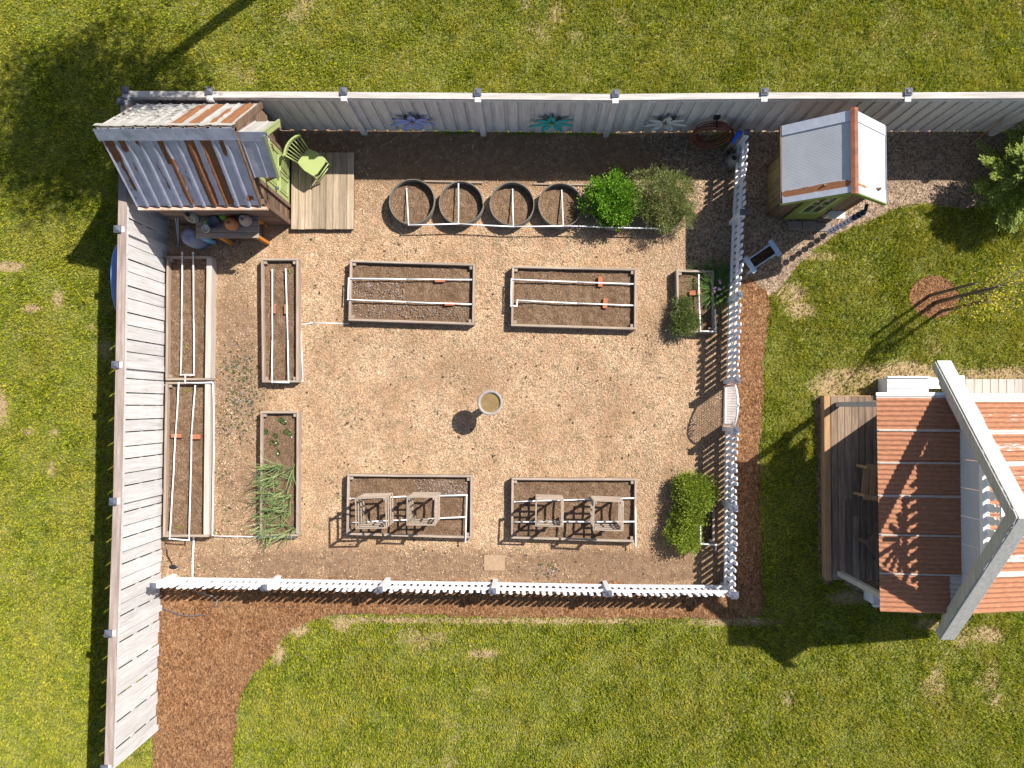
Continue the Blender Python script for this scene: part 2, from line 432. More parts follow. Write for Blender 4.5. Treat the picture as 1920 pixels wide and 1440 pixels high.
DIRT = px((1528, 745), (1570, 740), (1600, 900), (1580, 1095), (1640, 1120), (1720, 1125), (1700, 1090), (1560, 1085), (1552, 1100), (1535, 1080), (1530, 900))
BARE = [(1480, 550, 30, 22), (1500, 582, 28, 16), (1600, 710, 60, 25), (1700, 700, 60, 22), (60, 578, 18, 9), (172, 613, 8, 7), (52, 808, 14, 7), (103, 810, 8, 6), (98, 880, 6, 16),
        (5, 760, 8, 40), (110, 560, 10, 18), (20, 500, 26, 10), (640, 1168, 18, 14), (905, 1225, 30, 8), (1440, 545, 25, 10), (1370, 1165, 90, 8), (900, 1162, 280, 7), 
        (1600, 1120, 50, 14), (1620, 725, 90, 26), (1800, 712, 130, 24), (1700, 720, 100, 20), (1880, 705, 60, 20), (1535, 480, 40, 8), (560, 1180, 18, 12), (520, 1225, 14, 22), (1850, 1190, 30, 16), (1750, 1170, 40, 10)]
BAREW = [(*P2(a, b), c/97., d/97.) for a, b, c, d in BARE]
def bare(x, y):
    t = np.zeros(len(x))
    for cx, cy, a, b in BAREW:
        d = ((x-cx)/a)**2 + ((y-cy)/b)**2; t = np.maximum(t, np.clip(1.5-d, 0, 1))
    t = t*.95 + (fbm(x, y, .5, 11)-.5)*1.1*(t > .02)
    t = np.clip(t*(.55+.9*fbm(x, y, .16, 15, 3)), 0, 1); n = fbm(x, y, 1.1, 5, 5); t = np.maximum(t, np.clip((n-.66)*6, 0, .75))
    return np.clip(t, 0, 1)

# lawn: one sheet to the horizon, finely divided where it is seen
def sheet(name, xs, ys, z, mat, attrs):
    X, Y = np.meshgrid(xs, ys); n, m = len(ys), len(xs)
    x = X.ravel(); y = Y.ravel()
    V = np.stack([x, y, np.full_like(x, z) if np.isscalar(z) else z(x, y)], 1)
    i = np.arange((n-1)*(m-1)); r = i//(m-1); c = i % (m-1); a = r*m+c
    Fc = np.stack([a, a+1, a+1+m, a+m], 1)
    return np_mesh(name, V, Fc, mat, {k: f(x, y) for k, f in attrs.items()})
xs = np.concatenate([[-900, -200, -60, -20], np.arange(-12, 12.01, .1), [20, 60, 200, 900]])
ys = np.concatenate([[-900, -200, -60, -20], np.arange(-9, 9.01, .1), [20, 60, 200, 900]])
lawn = sheet('lawn', xs, ys, 0.0, M_['lawn'], {'bare': bare}); tag(lawn, kind='structure')

def flat(name, poly, z, mat, seed=1, amp=.04):
    mb = MB(); pts = ragged(poly, amp, .1, seed)
    mb.add([(x, y, z) for x, y in pts], [tuple(range(len(pts)))])
    o = mb.build(name, mat)
    if o.data.polygons and o.data.polygons[0].normal.z < 0: o.data.flip_normals()
    return tag(o, kind='structure')
SOILB = [(440, 740, 48, 300, .8), (430, 950, 60, 120, .6), (420, 430, 60, 40, .7), (700, 1060, 430, 34, .9), (1150, 1065, 260, 36, .9), (450, 860, 70, 200, .55), (350, 1050, 90, 50, .7), (1250, 960, 60, 90, .45), (1240, 480, 60, 60, .4), (900, 700, 90, 40, .28), (1130, 740, 70, 50, .28), (760, 660, 60, 40, .22), (1340, 800, 30, 300, .7), (800, 290, 620, 62, 1.0),  # last entry here: darker ground in a strip along the back fence
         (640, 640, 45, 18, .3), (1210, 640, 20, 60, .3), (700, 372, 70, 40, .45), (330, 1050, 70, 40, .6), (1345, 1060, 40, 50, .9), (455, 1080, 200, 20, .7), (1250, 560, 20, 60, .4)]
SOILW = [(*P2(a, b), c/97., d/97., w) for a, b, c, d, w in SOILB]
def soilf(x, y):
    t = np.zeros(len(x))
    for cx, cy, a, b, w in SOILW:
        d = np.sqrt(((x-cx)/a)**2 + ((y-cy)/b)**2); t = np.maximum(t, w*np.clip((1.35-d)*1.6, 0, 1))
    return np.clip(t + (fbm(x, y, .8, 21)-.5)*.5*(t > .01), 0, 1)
# the fenced yard: gridded so that it can carry worn/soily and darker areas, clipped to the outline
gx = np.arange(-7.4, 4.3, .07); gy = np.arange(-3.8, 5.7, .07)
X, Y = np.meshgrid(gx, gy); x = X.ravel(); y = Y.ravel(); m = len(gx)
i = np.arange((len(gy)-1)*(m-1)); r = i//(m-1); c = i % (m-1); a = r*m+c
Fc = np.stack([a, a+1, a+1+m, a+m], 1)
cx = x[Fc].mean(1); cy = y[Fc].mean(1); Fc = Fc[inpoly(cx, cy, YARD)]
yard = np_mesh('gravel_yard', np.stack([x, y, .006+.012*fbm(x, y, .4, 3)], 1), Fc, M_['gravel'], {'soil': soilf(x, y)}, smooth=True)
tag(yard, kind='structure')
flat('gravel_path', PATH, .008, M_['path'], 3, .05)
flat('mulch_border', MULCH, .026, M_['mulch'], 4, .05)
flat('mulch_ring', RING, .012, M_['mulch'], 5, .03)
flat('dirt_edge', DIRT, .010, M_['compost'] if False else M_['path'], 6, .05)

# ------------------------------------------------------------------ loose stuff on the ground
def scatter(n, box, poly, seed, dens=None):
    g = np.random.default_rng(seed); x = g.uniform(box[0], box[1], n); y = g.uniform(box[2], box[3], n)
    k = inpoly(x, y, poly) if poly is not None else np.ones(n, bool)
    if dens is not None: k &= g.random(n) < dens(x, y)
    return x[k], y[k], g
def bbox(poly):
    a = np.array(poly); return (a[:, 0].min(), a[:, 0].max(), a[:, 1].min(), a[:, 1].max())
def chips(name, n, poly, z, mat, l0, l1, w0, w1, seed, tilt=.35, dens=None):
    x, y, g = scatter(n, bbox(poly), poly, seed, dens); k = len(x)
    a = g.uniform(0, 2*np.pi, k); L = g.uniform(l0, l1, k)/2; W = g.uniform(w0, w1, k)/2
    ca, sa = np.cos(a), np.sin(a); tz = g.uniform(-tilt, tilt, k); tw = g.uniform(-tilt, tilt, k)
    V = np.zeros((k, 4, 3), np.float32)
    for j, (u, v) in enumerate(((-1, -1), (1, -1), (1, 1), (-1, 1))):
        V[:, j, 0] = x+u*L*ca-v*W*sa; V[:, j, 1] = y+u*L*sa+v*W*ca
        V[:, j, 2] = z + np.abs(tz)*L+np.abs(tw)*W + u*L*tz + v*W*tw + g.uniform(.001, .008, k)
    return tag(np_mesh(name, V.reshape(-1, 3), np.arange(4*k).reshape(k, 4), mat), kind='stuff')
def lab(o, label, cat): return tag(o, label, cat)
lab(chips('wood_chips', 260000, YARD, .014, M_['chip'], .012, .036, .006, .016, 1, dens=lambda x, y: .95-.93*soilf(x, y)), 'pale tan wood chips strewn over the fenced yard floor', 'wood chips')
lab(chips('mulch_chips', 170000, MULCH, .027, M_['mchip'], .012, .034, .004, .011, 2), 'reddish brown bark chips along the outside of the picket fence', 'bark mulch')
lab(chips('ring_chips', 5000, RING, .014, M_['mchip'], .02, .06, .008, .02, 5), 'dark bark chips in the round bed under the young tree', 'bark mulch')
LEAFB = px((420, 440), (1300, 440), (1300, 1080), (330, 1080), (410, 480))
lab(chips('fallen_leaves', 900, LEAFB, .03, m_leaf('fallen_leaf', (.03, .02, .012), (.09, .055, .03), (.16, .10, .05), trans=0), .02, .05, .012, .03, 77, dens=lambda x, y: np.clip(fbm(x, y, .5, 31)*2.2-.75, .05, 1)), 'small dark dry leaves scattered over the tan gravel', 'leaves')
def stones(name, n, poly, z, mat, r0, r1, seed, dens=None):
    x, y, g = scatter(n, bbox(poly), poly, seed, dens); k = len(x)
    base = np.array([(1, 0, 0), (.5, .87, 0), (-.5, .87, 0), (-1, 0, 0), (-.5, -.87, 0), (.5, -.87, 0), (.4, .1, .5), (-.4, -.05, .52)])
    fc = [(0, 1, 6), (1, 2, 7), (1, 7, 6), (2, 3, 7), (3, 4, 7), (4, 5, 6), (4, 6, 7), (5, 0, 6)]
    s = g.uniform(r0, r1, k); e = g.uniform(.6, 1, k); a = g.uniform(0, 6.28, k)
    bx = base[None, :, 0]*s[:, None]; by = base[None, :, 1]*(s*e)[:, None]
    V = np.stack([x[:, None]+bx*np.cos(a)[:, None]-by*np.sin(a)[:, None], y[:, None]+bx*np.sin(a)[:, None]+by*np.cos(a)[:, None], z+base[None, :, 2]*s[:, None]*g.uniform(.8, 1.4, k)[:, None]+np.zeros((k, 8))], 2)
    F2 = (np.array(fc)[None]+8*np.arange(k)[:, None, None]).reshape(-1, 3)
    return tag(np_mesh(name, V.reshape(-1, 3), F2, mat, smooth=False), kind='stuff')
PEB = px((1150, 250), (1383, 250), (1378, 520), (1290, 510), (1285, 440), (1300, 400), (1290, 340), (1150, 330))
lab(stones('river_pebbles', 9000, PEB, .012, M_['pebble'], .015, .035, 6, dens=lambda x, y: np.clip((x-2.0)*1.1+(fbm(x, y, .4, 9)-.5)*2, 0, 1)), 'dark river pebbles in the shaded corner by the picket fence', 'pebbles')
lab(stones('path_stones', 26000, PATH, .008, M_['pebble'], .008, .02, 7), 'small grey brown stones on the path around the small shed', 'gravel')
lab(stones('yard_stones', 16000, YARD, .012, M_['pebble'], .006, .016, 8, dens=lambda x, y: .15+.85*soilf(x, y)), 'small grey stones in the shaded and soily parts of the yard', 'gravel')

# grass blades
def blades_mesh(name, x, y, g, h0, h1, w0, w1, lean, mat, z=0.0):
    k = len(x); a = g.uniform(0, 6.28, k); L = g.uniform(h0, h1, k)*(.45+1.1*fbm(x, y, .3, 8, 3)); W = g.uniform(w0, w1, k)/2
    b = a+np.pi/2+g.normal(0, .3, k); ln = L*g.uniform(.3, 1, k)*lean
    V = np.zeros((k, 4, 3), np.float32)
    V[:, 0] = np.stack([x-W*np.cos(a), y-W*np.sin(a), np.full(k, z)], 1)
    V[:, 1] = np.stack([x+W*np.cos(a), y+W*np.sin(a), np.full(k, z)], 1)
    mx = x+np.cos(b)*ln*.35; my = y+np.sin(b)*ln*.35
    V[:, 2] = np.stack([mx+W*.9*np.cos(a), my+W*.9*np.sin(a), z+L*.6], 1)
    V[:, 3] = np.stack([x+np.cos(b)*ln, y+np.sin(b)*ln, z+L*np.sqrt(np.clip(1-(ln/L)**2*.6, .15, 1))], 1)
    b4 = 4*np.arange(k)[:, None]
    F3 = np.concatenate([b4+np.array([[0, 1, 2]]), b4+np.array([[0, 2, 3]])], 0)
    return np_mesh(name, V.reshape(-1, 3), F3, mat)
def grass_ok(x, y):
    k = np.ones(len(x), bool)
    for p in (YARD, PATH, MULCH, RING, DIRT): k &= ~inpoly(x, y, p)
    return k*(1-.93*bare(x, y))
VIEW = px((-40, -40), (1960, -40), (1960, 1480), (-40, 1480))
x, y, g = scatter(1150000, bbox(VIEW), None, 31, grass_ok)
lab(tag(blades_mesh('grass', x, y, g, .035, .085, .008, .015, .95, M_['grass']), kind='stuff'), 'sunlit green lawn of short mown grass around the fenced garden', 'grass')

M_['straw'] = m_leaf('straw_blade', (.26, .17, .08), (.46, .33, .18), (.66, .52, .32), trans=.1)
x, y, g = scatter(260000, bbox(VIEW), None, 33, lambda x, y: (grass_ok(x, y)*0+1)*np.clip(bare(x, y)*.9, 0, 1)*(~inpoly(x, y, YARD))*(~inpoly(x, y, PATH)*.9)*(~inpoly(x, y, RING))*np.where(inpoly(x, y, MULCH), 0, 1))
lab(tag(blades_mesh('dead_grass', x, y, g, .03, .07, .006, .013, 1.3, M_['straw']), kind='stuff'), 'dry straw coloured grass in the bare patches of the lawn', 'dead grass')
# ================================================================== TALL FENCES
def tall_fence(name, posts, side, label, capmat, board_mat, proud, h=2.0, group=None):
    """posts: ground points along the fence; side: unit 2-D vector towards the garden"""
    base = Vector((posts[0][0], posts[0][1], 0)); root = thing(name, base, label, 'fence', group)
    s = Vector((side[0], side[1], 0))
    for i in range(len(posts)-1):
        a = Vector((*posts[i], 0)); b = Vector((*posts[i+1], 0)); d = (b-a); L = d.length; d.normalize()
        mb = MB(); n = max(2, round(L/.235)); wdt = L/n; gap = .004 if side[0] else -.014; rr = random.Random(i+len(name))
        ang = math.atan2(d.y, d.x)
        for k in range(n):
            c = a+d*((k+.5)*wdt); c = c+s*(.022 if (k % 2 and side[0]) else 0.0)
            z0 = .07+rr.uniform(-.01, .015); wb = wdt*(1.0 if (k % 2 or side[1]) else .86)
            mb.box((c.x, c.y, (z0+h-.08)/2), (wb-gap if side[0] else wb-.001, .018, h-.08-z0), ang)
            if side[1]: q_ = c+s*.026+d*rr.uniform(-.004, .004); mb.box((q_.x, q_.y, (z0+h-.08)/2+.004), (wb*.66, .020, h-.08-z0), ang)
        mb.build('board_panel', board_mat, root)
        rl = MB(); e = a+s*-.035; f = b+s*-.035
        for z in (.32, 1.0, h-.25): rl.beam((e.x, e.y, z), (f.x, f.y, z), .04, .09)
        rl.build('rail', board_mat, root)
        tr = MB(); e = a+s*.05; f = b+s*.05
        tr.beam((e.x, e.y, h-.085), (f.x, f.y, h-.085), .022, .10)
        tr.build('trim_board', board_mat, root)
        cp = MB(); cp.beam((a.x, a.y, h-.017), (b.x, b.y, h-.017), .145 if side[0] else .11, .034)
        cp.build('cap_rail', capmat, root, bevel=.004)
    for i, p in enumerate(posts):
        c = Vector((*p, 0)) + s*proud
        MB().box((c.x, c.y, (h+.01)/2), (.105, .105, h+.01), math.atan2(s.y, s.x)).build('post', board_mat, root)
        q = MB(); cc = Vector((*p, 0)) - s*.055
        q.box((cc.x, cc.y, h+.035), (.125, .125, .025), 0).box((cc.x, cc.y, h+.06), (.115, .115, .03), 0, .35)
        q.build('post_cap', M_['capm'], root)
    return root
# left fence: posts from the photo's post caps (height 2 m)
LF = [P2(a, b, 2.0) for a, b in ((235, 184), (228, 430), (224, 684), (219.5, 940), (211, 1187), (203, 1440))]
LF[0] = (LF[0][0]-.01, LF[0][1]-.06)
tall_fence('privacy_fence', LF, (1, 0), 'tall sun-bleached grey board fence with brown cap rail beside the left lawn', M_['cap_y'], M_['fence_x'], .0)
TF = [P2(a, b, 2.0) for a, b in ((236, 176), (393, 177), (645, 178), (896, 180), (1154, 182), (1433, 179), (1702, 179), (1970, 178), (2235, 177))]
tall_fence('privacy_fence', TF, (0, -1), 'tall shaded grey board fence hung with metal flowers along the back of the garden', M_['cap_x'], M_['fence_x'], .055)

# ================================================================== PICKET FENCES
def picket_fence(posts, inner, label, gate_gap=None, h=.95, runs=None, cat='picket fence'):
    base = Vector((*posts[0], 0)); root = thing('picket_fence', base, label, cat, 'white picket fence runs round the garden')
    s = Vector((inner[0], inner[1], 0)); me = None; cnt = 0
    for i in range(len(posts)-1):
        a = Vector((*posts[i], 0)); b = Vector((*posts[i+1], 0)); d = b-a; L = d.length; d.normalize(); ang = math.atan2(d.y, d.x)
        for z in (.24, .72):
            e = a+s*.035; f = b+s*.035
            MB().beam((e.x, e.y, z), (f.x, f.y, z), .04, .088).build('rail', M_['picket'], root)
        n = max(1, round(L/.122)); w = L/n
        for k in range(n):
            c = a+d*((k+.5)*w)
            if me is None:
                pts = [(-.036, .06), (.036, .06), (.036, h-.05), (.034, h-.03), (.022, h-.008), (0, h), (-.022, h-.008), (-.034, h-.03), (-.036, h-.05)]
                mb = MB(); m = len(pts)
                mb.add([(x, -.010, z) for x, z in pts]+[(x, .010, z) for x, z in pts], [tuple(reversed(range(m)))[::-1], tuple(reversed(range(m, 2*m)))]+[(q, m+q, m+(q+1) % m, (q+1) % m) for q in range(m)])
                o = mb.build('picket', M_['picket']); o.parent = root; me = o
            else:
                o = me.copy(); link(o); o.parent = root
            o.location = c-base; o.rotation_euler = (random.gauss(0, .01), random.gauss(0, .012), ang)
    for p in posts:
        c = Vector((*p, 0)) + s*.04
        MB().box((c.x, c.y, .5), (.085, .085, 1.0), math.atan2(s.y, s.x)).build('post', M_['picket'], root)
        q = MB(); q.box((c.x, c.y, 1.01), (.112, .112, .022)).box((c.x, c.y, 1.035), (.10, .10, .028), 0, .2); q.build('post_cap', M_['capm'], root)
    return root
BF = [P2(a, b, 1.0) for a, b in ((287, 1103), (495, 1106), (712, 1110), (925, 1113), (1142, 1117), (1379, 1119))]
picket_fence(BF, (0, 1), 'white picket fence run along the front of the garden between gravel and red mulch')
RT = [P2(a, b, 1.0) for a, b in ((1405, 248), (1397, 398), (1390, 552), (1386, 713))]
picket_fence(RT, (-1, 0), 'white picket fence run from the back fence down to the wire gate')
RB = [P2(a, b, 1.0) for a, b in ((1384, 806), (1382, 952), (1380.5, 1117))]
picket_fence(RB, (-1, 0), 'short white picket fence run from the wire gate to the front corner')

# wire gate between the two gate posts
ga = Vector((*RT[-1], 0)); gb = Vector((*RB[0], 0)); d = (gb-ga).normalized(); ga2 = ga+d*.09-Vector((.04, 0, 0)); gb2 = gb-d*.09-Vector((.04, 0, 0)); GL = (gb2-ga2).length
g = thing('garden_gate', (ga2+gb2)/2, 'white arched gate of welded wire mesh in a tube frame', 'gate')
def arch(t): return .86+.26*math.sin(math.pi*t)**.8
fr = [ga2+Vector((0, 0, .08))]
for k in range(25): t = k/24; fr.append(ga2.lerp(gb2, t)+Vector((0, 0, arch(t))))
fr.append(gb2+Vector((0, 0, .08))); fr.append(fr[0])
MB().tube(fr, .019, 8).build('frame', M_['white'], g, smooth=True)
w = MB()
for k in range(1, 15):
    t = k/15; p = ga2.lerp(gb2, t); w.tube([p+Vector((0, 0, .08)), p+Vector((0, 0, arch(t)))], .0035, 5)
for k in range(1, 15):
    z = .08+k*.07; ts = [t/40 for t in range(41) if arch(t/40) > z]
    w.tube([ga2.lerp(gb2, ts[0])+Vector((.004, 0, z)), ga2.lerp(gb2, ts[-1])+Vector((.004, 0, z))], .0035, 5)
w.build('wire_mesh', M_['white'], g)
orn = MB(); pts = []
for k in range(40):
    t = k/39; p = ga2.lerp(gb2, .3+.4*t); pts.append(p+Vector((.012, 0, .98+.10*math.sin(t*math.pi*5)+.09*math.sin(math.pi*t))))
orn.tube(pts, .010, 6).build('scrollwork', M_['white'], g, smooth=True)
MB().box((ga2.x+.03, (gb2.y+.03), .75), (.04, .10, .035)).build('latch', M_['capm'], g)

# ================================================================== RAISED BEDS
SOIL_Z = .135; BED_H = .25
def lerp2(c, u, v):      # corners TL,TR,BR,BL
    a = Vector(c[0]).lerp(Vector(c[1]), u); b = Vector(c[3]).lerp(Vector(c[2]), u); return a.lerp(b, v)
def raised_bed(cor, label, wm=None, h=BED_H, soil=SOIL_Z, group='wooden raised beds', th=.042, wr=None, seed=0, ends=(1, 1)):
    c = [P2(a, b, h) for a, b in cor]; cen = (Vector(c[0])+Vector(c[2]))/2
    root = thing('raised_bed', (cen.x, cen.y, 0), label, 'raised bed', group); V2 = [Vector((*p, 0)) for p in c]
    names = ['bed_x', 'bed_y', 'bed_x', 'bed_y']
    for i in range(4):
        if (i == 0 and not ends[0]) or (i == 2 and not ends[1]): continue
        a, b = V2[i], V2[(i+1) % 4]; d = (b-a).normalized(); nn = Vector((d.y, -d.x, 0))   # inward for clockwise corners
        t = (wr if (wr and i == 1) else th); a2 = a+nn*t/2; b2 = b+nn*t/2
        if i % 2: a2 -= d*-th*1.0; b2 -= d*th*1.0
        zt = h-(.0 if i % 2 else .003)
        MB().beam((a2.x, a2.y, zt/2+.005), (b2.x, b2.y, zt/2+.005), t, zt-.01).build('side_board', M_['pale_y'] if (wr and i == 1) else M_[names[i]], root, bevel=.004)
    for k in range(4):
        cp = MB(); q = V2[k]; dd = (V2[(k+2) % 4]-q).normalized(); e = q+Vector((math.copysign(th+.035, dd.x), math.copysign(th+.035, dd.y), 0))
        cp.box((e.x, e.y, (h-.03)/2), (.06, .06, h-.03))
        cp.build('corner_block', M_['bed_x'], root)
    # soil: lumpy grid
    L = (V2[1]-V2[0]).length; W = (V2[3]-V2[0]).length; n = max(4, int(L/.035)); m = max(4, int(W/.035))
    u, v = np.meshgrid(np.linspace(th/L, 1-(wr or th)/L, n), np.linspace(th/W, 1-th/W, m)); u = u.ravel(); v = v.ravel()
    A, B, Cc, D = [np.array(p) for p in c]
    top = A[None]*(1-u)[:, None]+B[None]*u[:, None]; bot = D[None]*(1-u)[:, None]+Cc[None]*u[:, None]; xy = top*(1-v)[:, None]+bot*v[:, None]
    z = soil + .045*(fbm(xy[:, 0], xy[:, 1], .4, 40+seed, 5)-.5) + .055*np.clip(fbm(xy[:, 0], xy[:, 1], .11, 50+seed, 3)-.5, -.2, .5)
    i = np.arange((m-1)*(n-1)); r = i//(n-1); cc = i % (n-1); a0 = r*n+cc
    np_mesh('soil', np.column_stack([xy, z]), np.stack([a0, a0+n, a0+1+n, a0+1], 1), M_['soil'], smooth=True, parent=root)
    x, y, g = scatter(int(L*W*420), bbox(c), c, 70+seed); k = len(x)
    return root, c
BEDS = {}
def bed(key, *a, **k): BEDS[key] = raised_bed(*a, seed=len(BEDS), **k)
bed('A', [(312, 480), (397, 480), (394, 713), (310, 713)], 'long narrow timber bed at the left fence with its end against the potting bench', wr=.10, h=.30, soil=.17)
bed('B', [(310, 716), (394, 716), (391, 1007), (305, 1007)], 'longest timber bed by the left fence, two bricks under its pipes', wr=.10, h=.30, soil=.17)
bed('C', [(489, 484), (559, 484), (559, 717), (491, 717)], 'narrow timber bed of bare soil with two upright bricks near the shed deck')
bed('D', [(488, 771), (560, 771), (559, 1006), (487, 1006)], 'narrow timber bed half filled with green onion leaves')
bed('E', [(656, 487), (891, 494), (889, 609), (653, 601)], 'wide timber bed behind the bird bath with a pipe loop over its left end')
bed('F', [(960, 498), (1194, 503), (1193, 618), (958, 611)], 'wide timber bed nearest the small shed side, its two bricks standing across the pipes')
bed('G', [(651, 889), (886, 891), (885, 1010), (649, 1003)], 'wide timber bed at the front left with two slatted cages and a white pipe')
bed('H', [(959, 896), (1194, 897), (1193, 1017), (958, 1010)], 'wide timber bed at the front right with two square slatted cages')
bed('I', [(1268, 505), (1338, 507), (1340, 624), (1270, 622)], 'small timber bed with chives and lavender beside the upper picket fence')
bed('J', [(1270, 906), (1340, 906), (1340, 1022), (1270, 1022)], 'small timber bed overgrown by a bright green herb near the lower picket fence')

LITTER = px((660, 572), (884, 578), (884, 602), (660, 594))
def litter(name, n, poly, label, seed, z=.155):
    o = stones(name, n, poly, z, M_['litter'], .007, .016, seed); tag(o, label, 'leaf litter'); return o
M_['litter'] = m_leaf('pale_litter', (.12, .08, .06), (.24, .18, .15), (.42, .36, .34), trans=0, rough=.9)
litter('leaf_litter', 450, LITTER, 'pale crumbly litter on the soil at the front of the bird bath bed', 61)
litter('leaf_litter', 260, px((665, 530), (760, 530), (760, 562), (665, 560)), 'pale crumbly litter between the pipes of the bird bath bed', 63)
litter('leaf_litter', 420, px((775, 898), (880, 900), (878, 926), (790, 924)), 'pale crumbly litter in the rear right corner of the front left bed', 62)
# ================================================================== IRRIGATION PIPES
def pipe(label, segs, r=.0135):
    allp = [[P(a, b, z) for a, b, z in s] for s in segs]; p0 = allp[0][0]
    mb = MB()
    for s in allp:
        # sag slightly along long runs
        for i in range(len(s)-1):
            a, b = s[i], s[i+1]; L = (b-a).length; n = max(2, int(L/.35))
            pts = [a.lerp(b, k/n)+Vector((0, 0, -.012*math.sin(math.pi*k/n) if L > 1 else 0)) + (Vector((random.uniform(-.004, .004), random.uniform(-.004, .004), 0)) if 0 < k < n else Vector((0, 0, 0))) for k in range(n+1)]
            mb.tube(pts, r, 8)
        for q in s: mb.sphere(q, r*1.45, 8, 5)
    o = mb.build('irrigation_pipe', M_['pvc'], smooth=True, base=(p0.x, p0.y, 0))
    return tag(o, label, 'irrigation pipe', 'white irrigation pipes')
s_ = .205; t_ = .17
pipe('white pipe hairpin in the bed by the potting bench and the left fence', [[(341.5, 474, .33), (340.5, 600, .25), (338.5, 703, .25), (363.5, 703, .25), (363, 600, .25), (362, 474, .33)], [(347.5, 703, .25), (347.5, 718, .31), (397, 717, .33)]])
pipe('white pipe hairpin in the longest left bed, held by two bricks', [[(335, 718, .30), (329, 816, .25), (318, 1010, .31), (354.5, 1013, .31), (359, 816, .25), (366, 724, .27)]])
pipe('thin white supply pipe beside the left beds, turning to the onion bed', [[(399.5, 718, .30), (401, 830, .27), (398, 1003, .27), (402, 1005, .06), (480, 1006.5, .03), (553, 1008, .04)]], .012)
pipe('short stout white pipe from the left beds towards the front picket fence', [[(363.5, 1008, .06), (361.5, 1048, .03), (360.5, 1090, .03)]], .018)
pipe('white pipe hairpin in the narrow bed near the shed deck', [[(510.5, 506, s_), (510.5, 640, s_-.01), (510, 716.5, .27), (541, 717, .27), (539.5, 640, s_-.01), (535.5, 505, s_)]])
pipe('thin white pipe on the gravel between narrow bed and bird bath bed', [[(563, 716, .03), (568, 714, .03), (565.5, 650, .02), (563, 609, .02), (585, 605.5, .02), (652, 607, .02)]], .010)
pipe('white pipe loop with straight ends over the bed behind the bird bath', [[(888.6, 524.4, .21), (760, 523.5, .22), (653.8, 522, .27), (652.2, 561.5, .27), (760, 566, .22), (884.7, 570.6, .21)]])
pipe('white pipe loop with a small step, in the bed nearest the hut', [[(1188, 532.5, .21), (1080, 528.5, .22), (958.9, 523.8, .27), (958, 573.8, .27), (969, 573.8, .27), (970, 563, .25), (1080, 568.5, .22), (1189, 572.7, .21)]])
pipe('white pipe frame under the slatted cages of the front left bed', [[(656.7, 935, .19), (760, 931, .19), (875, 928.3, .23), (872.7, 1016.5, .27)], [(658, 980, .19), (871.7, 969.5, .24)]])
pipe('white pipe frame under the slatted cages of the front right bed', [[(965, 941, .19), (1080, 937, .19), (1191.5, 934, .23), (1191.8, 1023, .27)], [(961.7, 979, .19), (1190, 978, .24)]])
pipe('white pipe hook over the small chive bed by the picket fence', [[(1310, 516, .26), (1311, 570, .26), (1313.3, 621, .28), (1342, 621.7, .28), (1341, 581, .28)]])
pipe('white pipe hook beside the bright herb at the lower picket fence', [[(1312.5, 962, .28), (1313.7, 1020, .28), (1343, 1021.5, .28), (1342, 1031, .15)]])
pipe('long white manifold pipe with branches along the round planters', [[(766, 422, .33), (860, 419.5, .33), (962, 424.8, .33), (1056, 423.8, .33), (1120, 425.5, .33), (1245, 428.8, .30)],
     [(766, 422, .33), (762, 354, .17)], [(859.5, 419.5, .33), (859.5, 345.5, .27)], [(962.4, 424.5, .33), (961, 355.5, .17)], [(1056, 423.6, .33), (1053, 357.5, .17)]], .0125)

def brick(px_, py_, w, l, z, rz, label):
    p = P(px_, py_, z+.03)
    o = MB().box((p.x, p.y, z+.03), (w, l, .058), rz).build('brick', M_['brick'], base=(p.x, p.y, z), bevel=.004)
    tag(o, label, 'brick', 'loose red bricks holding down the pipes')
brick(514.5, 579, .055, .19, .15, 0, 'left of the two red bricks standing in the narrow bed near the deck')
brick(535.5, 580, .045, .18, .15, 0, 'right of the two red bricks standing in the narrow bed near the deck')
brick(331, 817, .20, .075, .18, 0, 'thin red brick under the left pipe of the longest left bed')
brick(368, 819, .17, .09, .18, 0, 'pale red brick between pipe and board in the longest left bed')
brick(824.5, 526, .19, .065, .15, 0, 'red brick under the upper pipe of the bed behind the bird bath')
brick(843, 569.5, .19, .07, .15, 0, 'red brick at the lower pipe of the bed behind the bird bath')
brick(1125.5, 528.5, .085, .19, .15, 0, 'red brick standing across the upper pipe of the bed nearest the small shed')
brick(1134.5, 569, .085, .19, .15, -.08, 'red brick standing across the lower pipe of the bed nearest the small shed')
brick(1303, 549, .22, .09, .15, .08, 'dark red brick in the small chive bed')

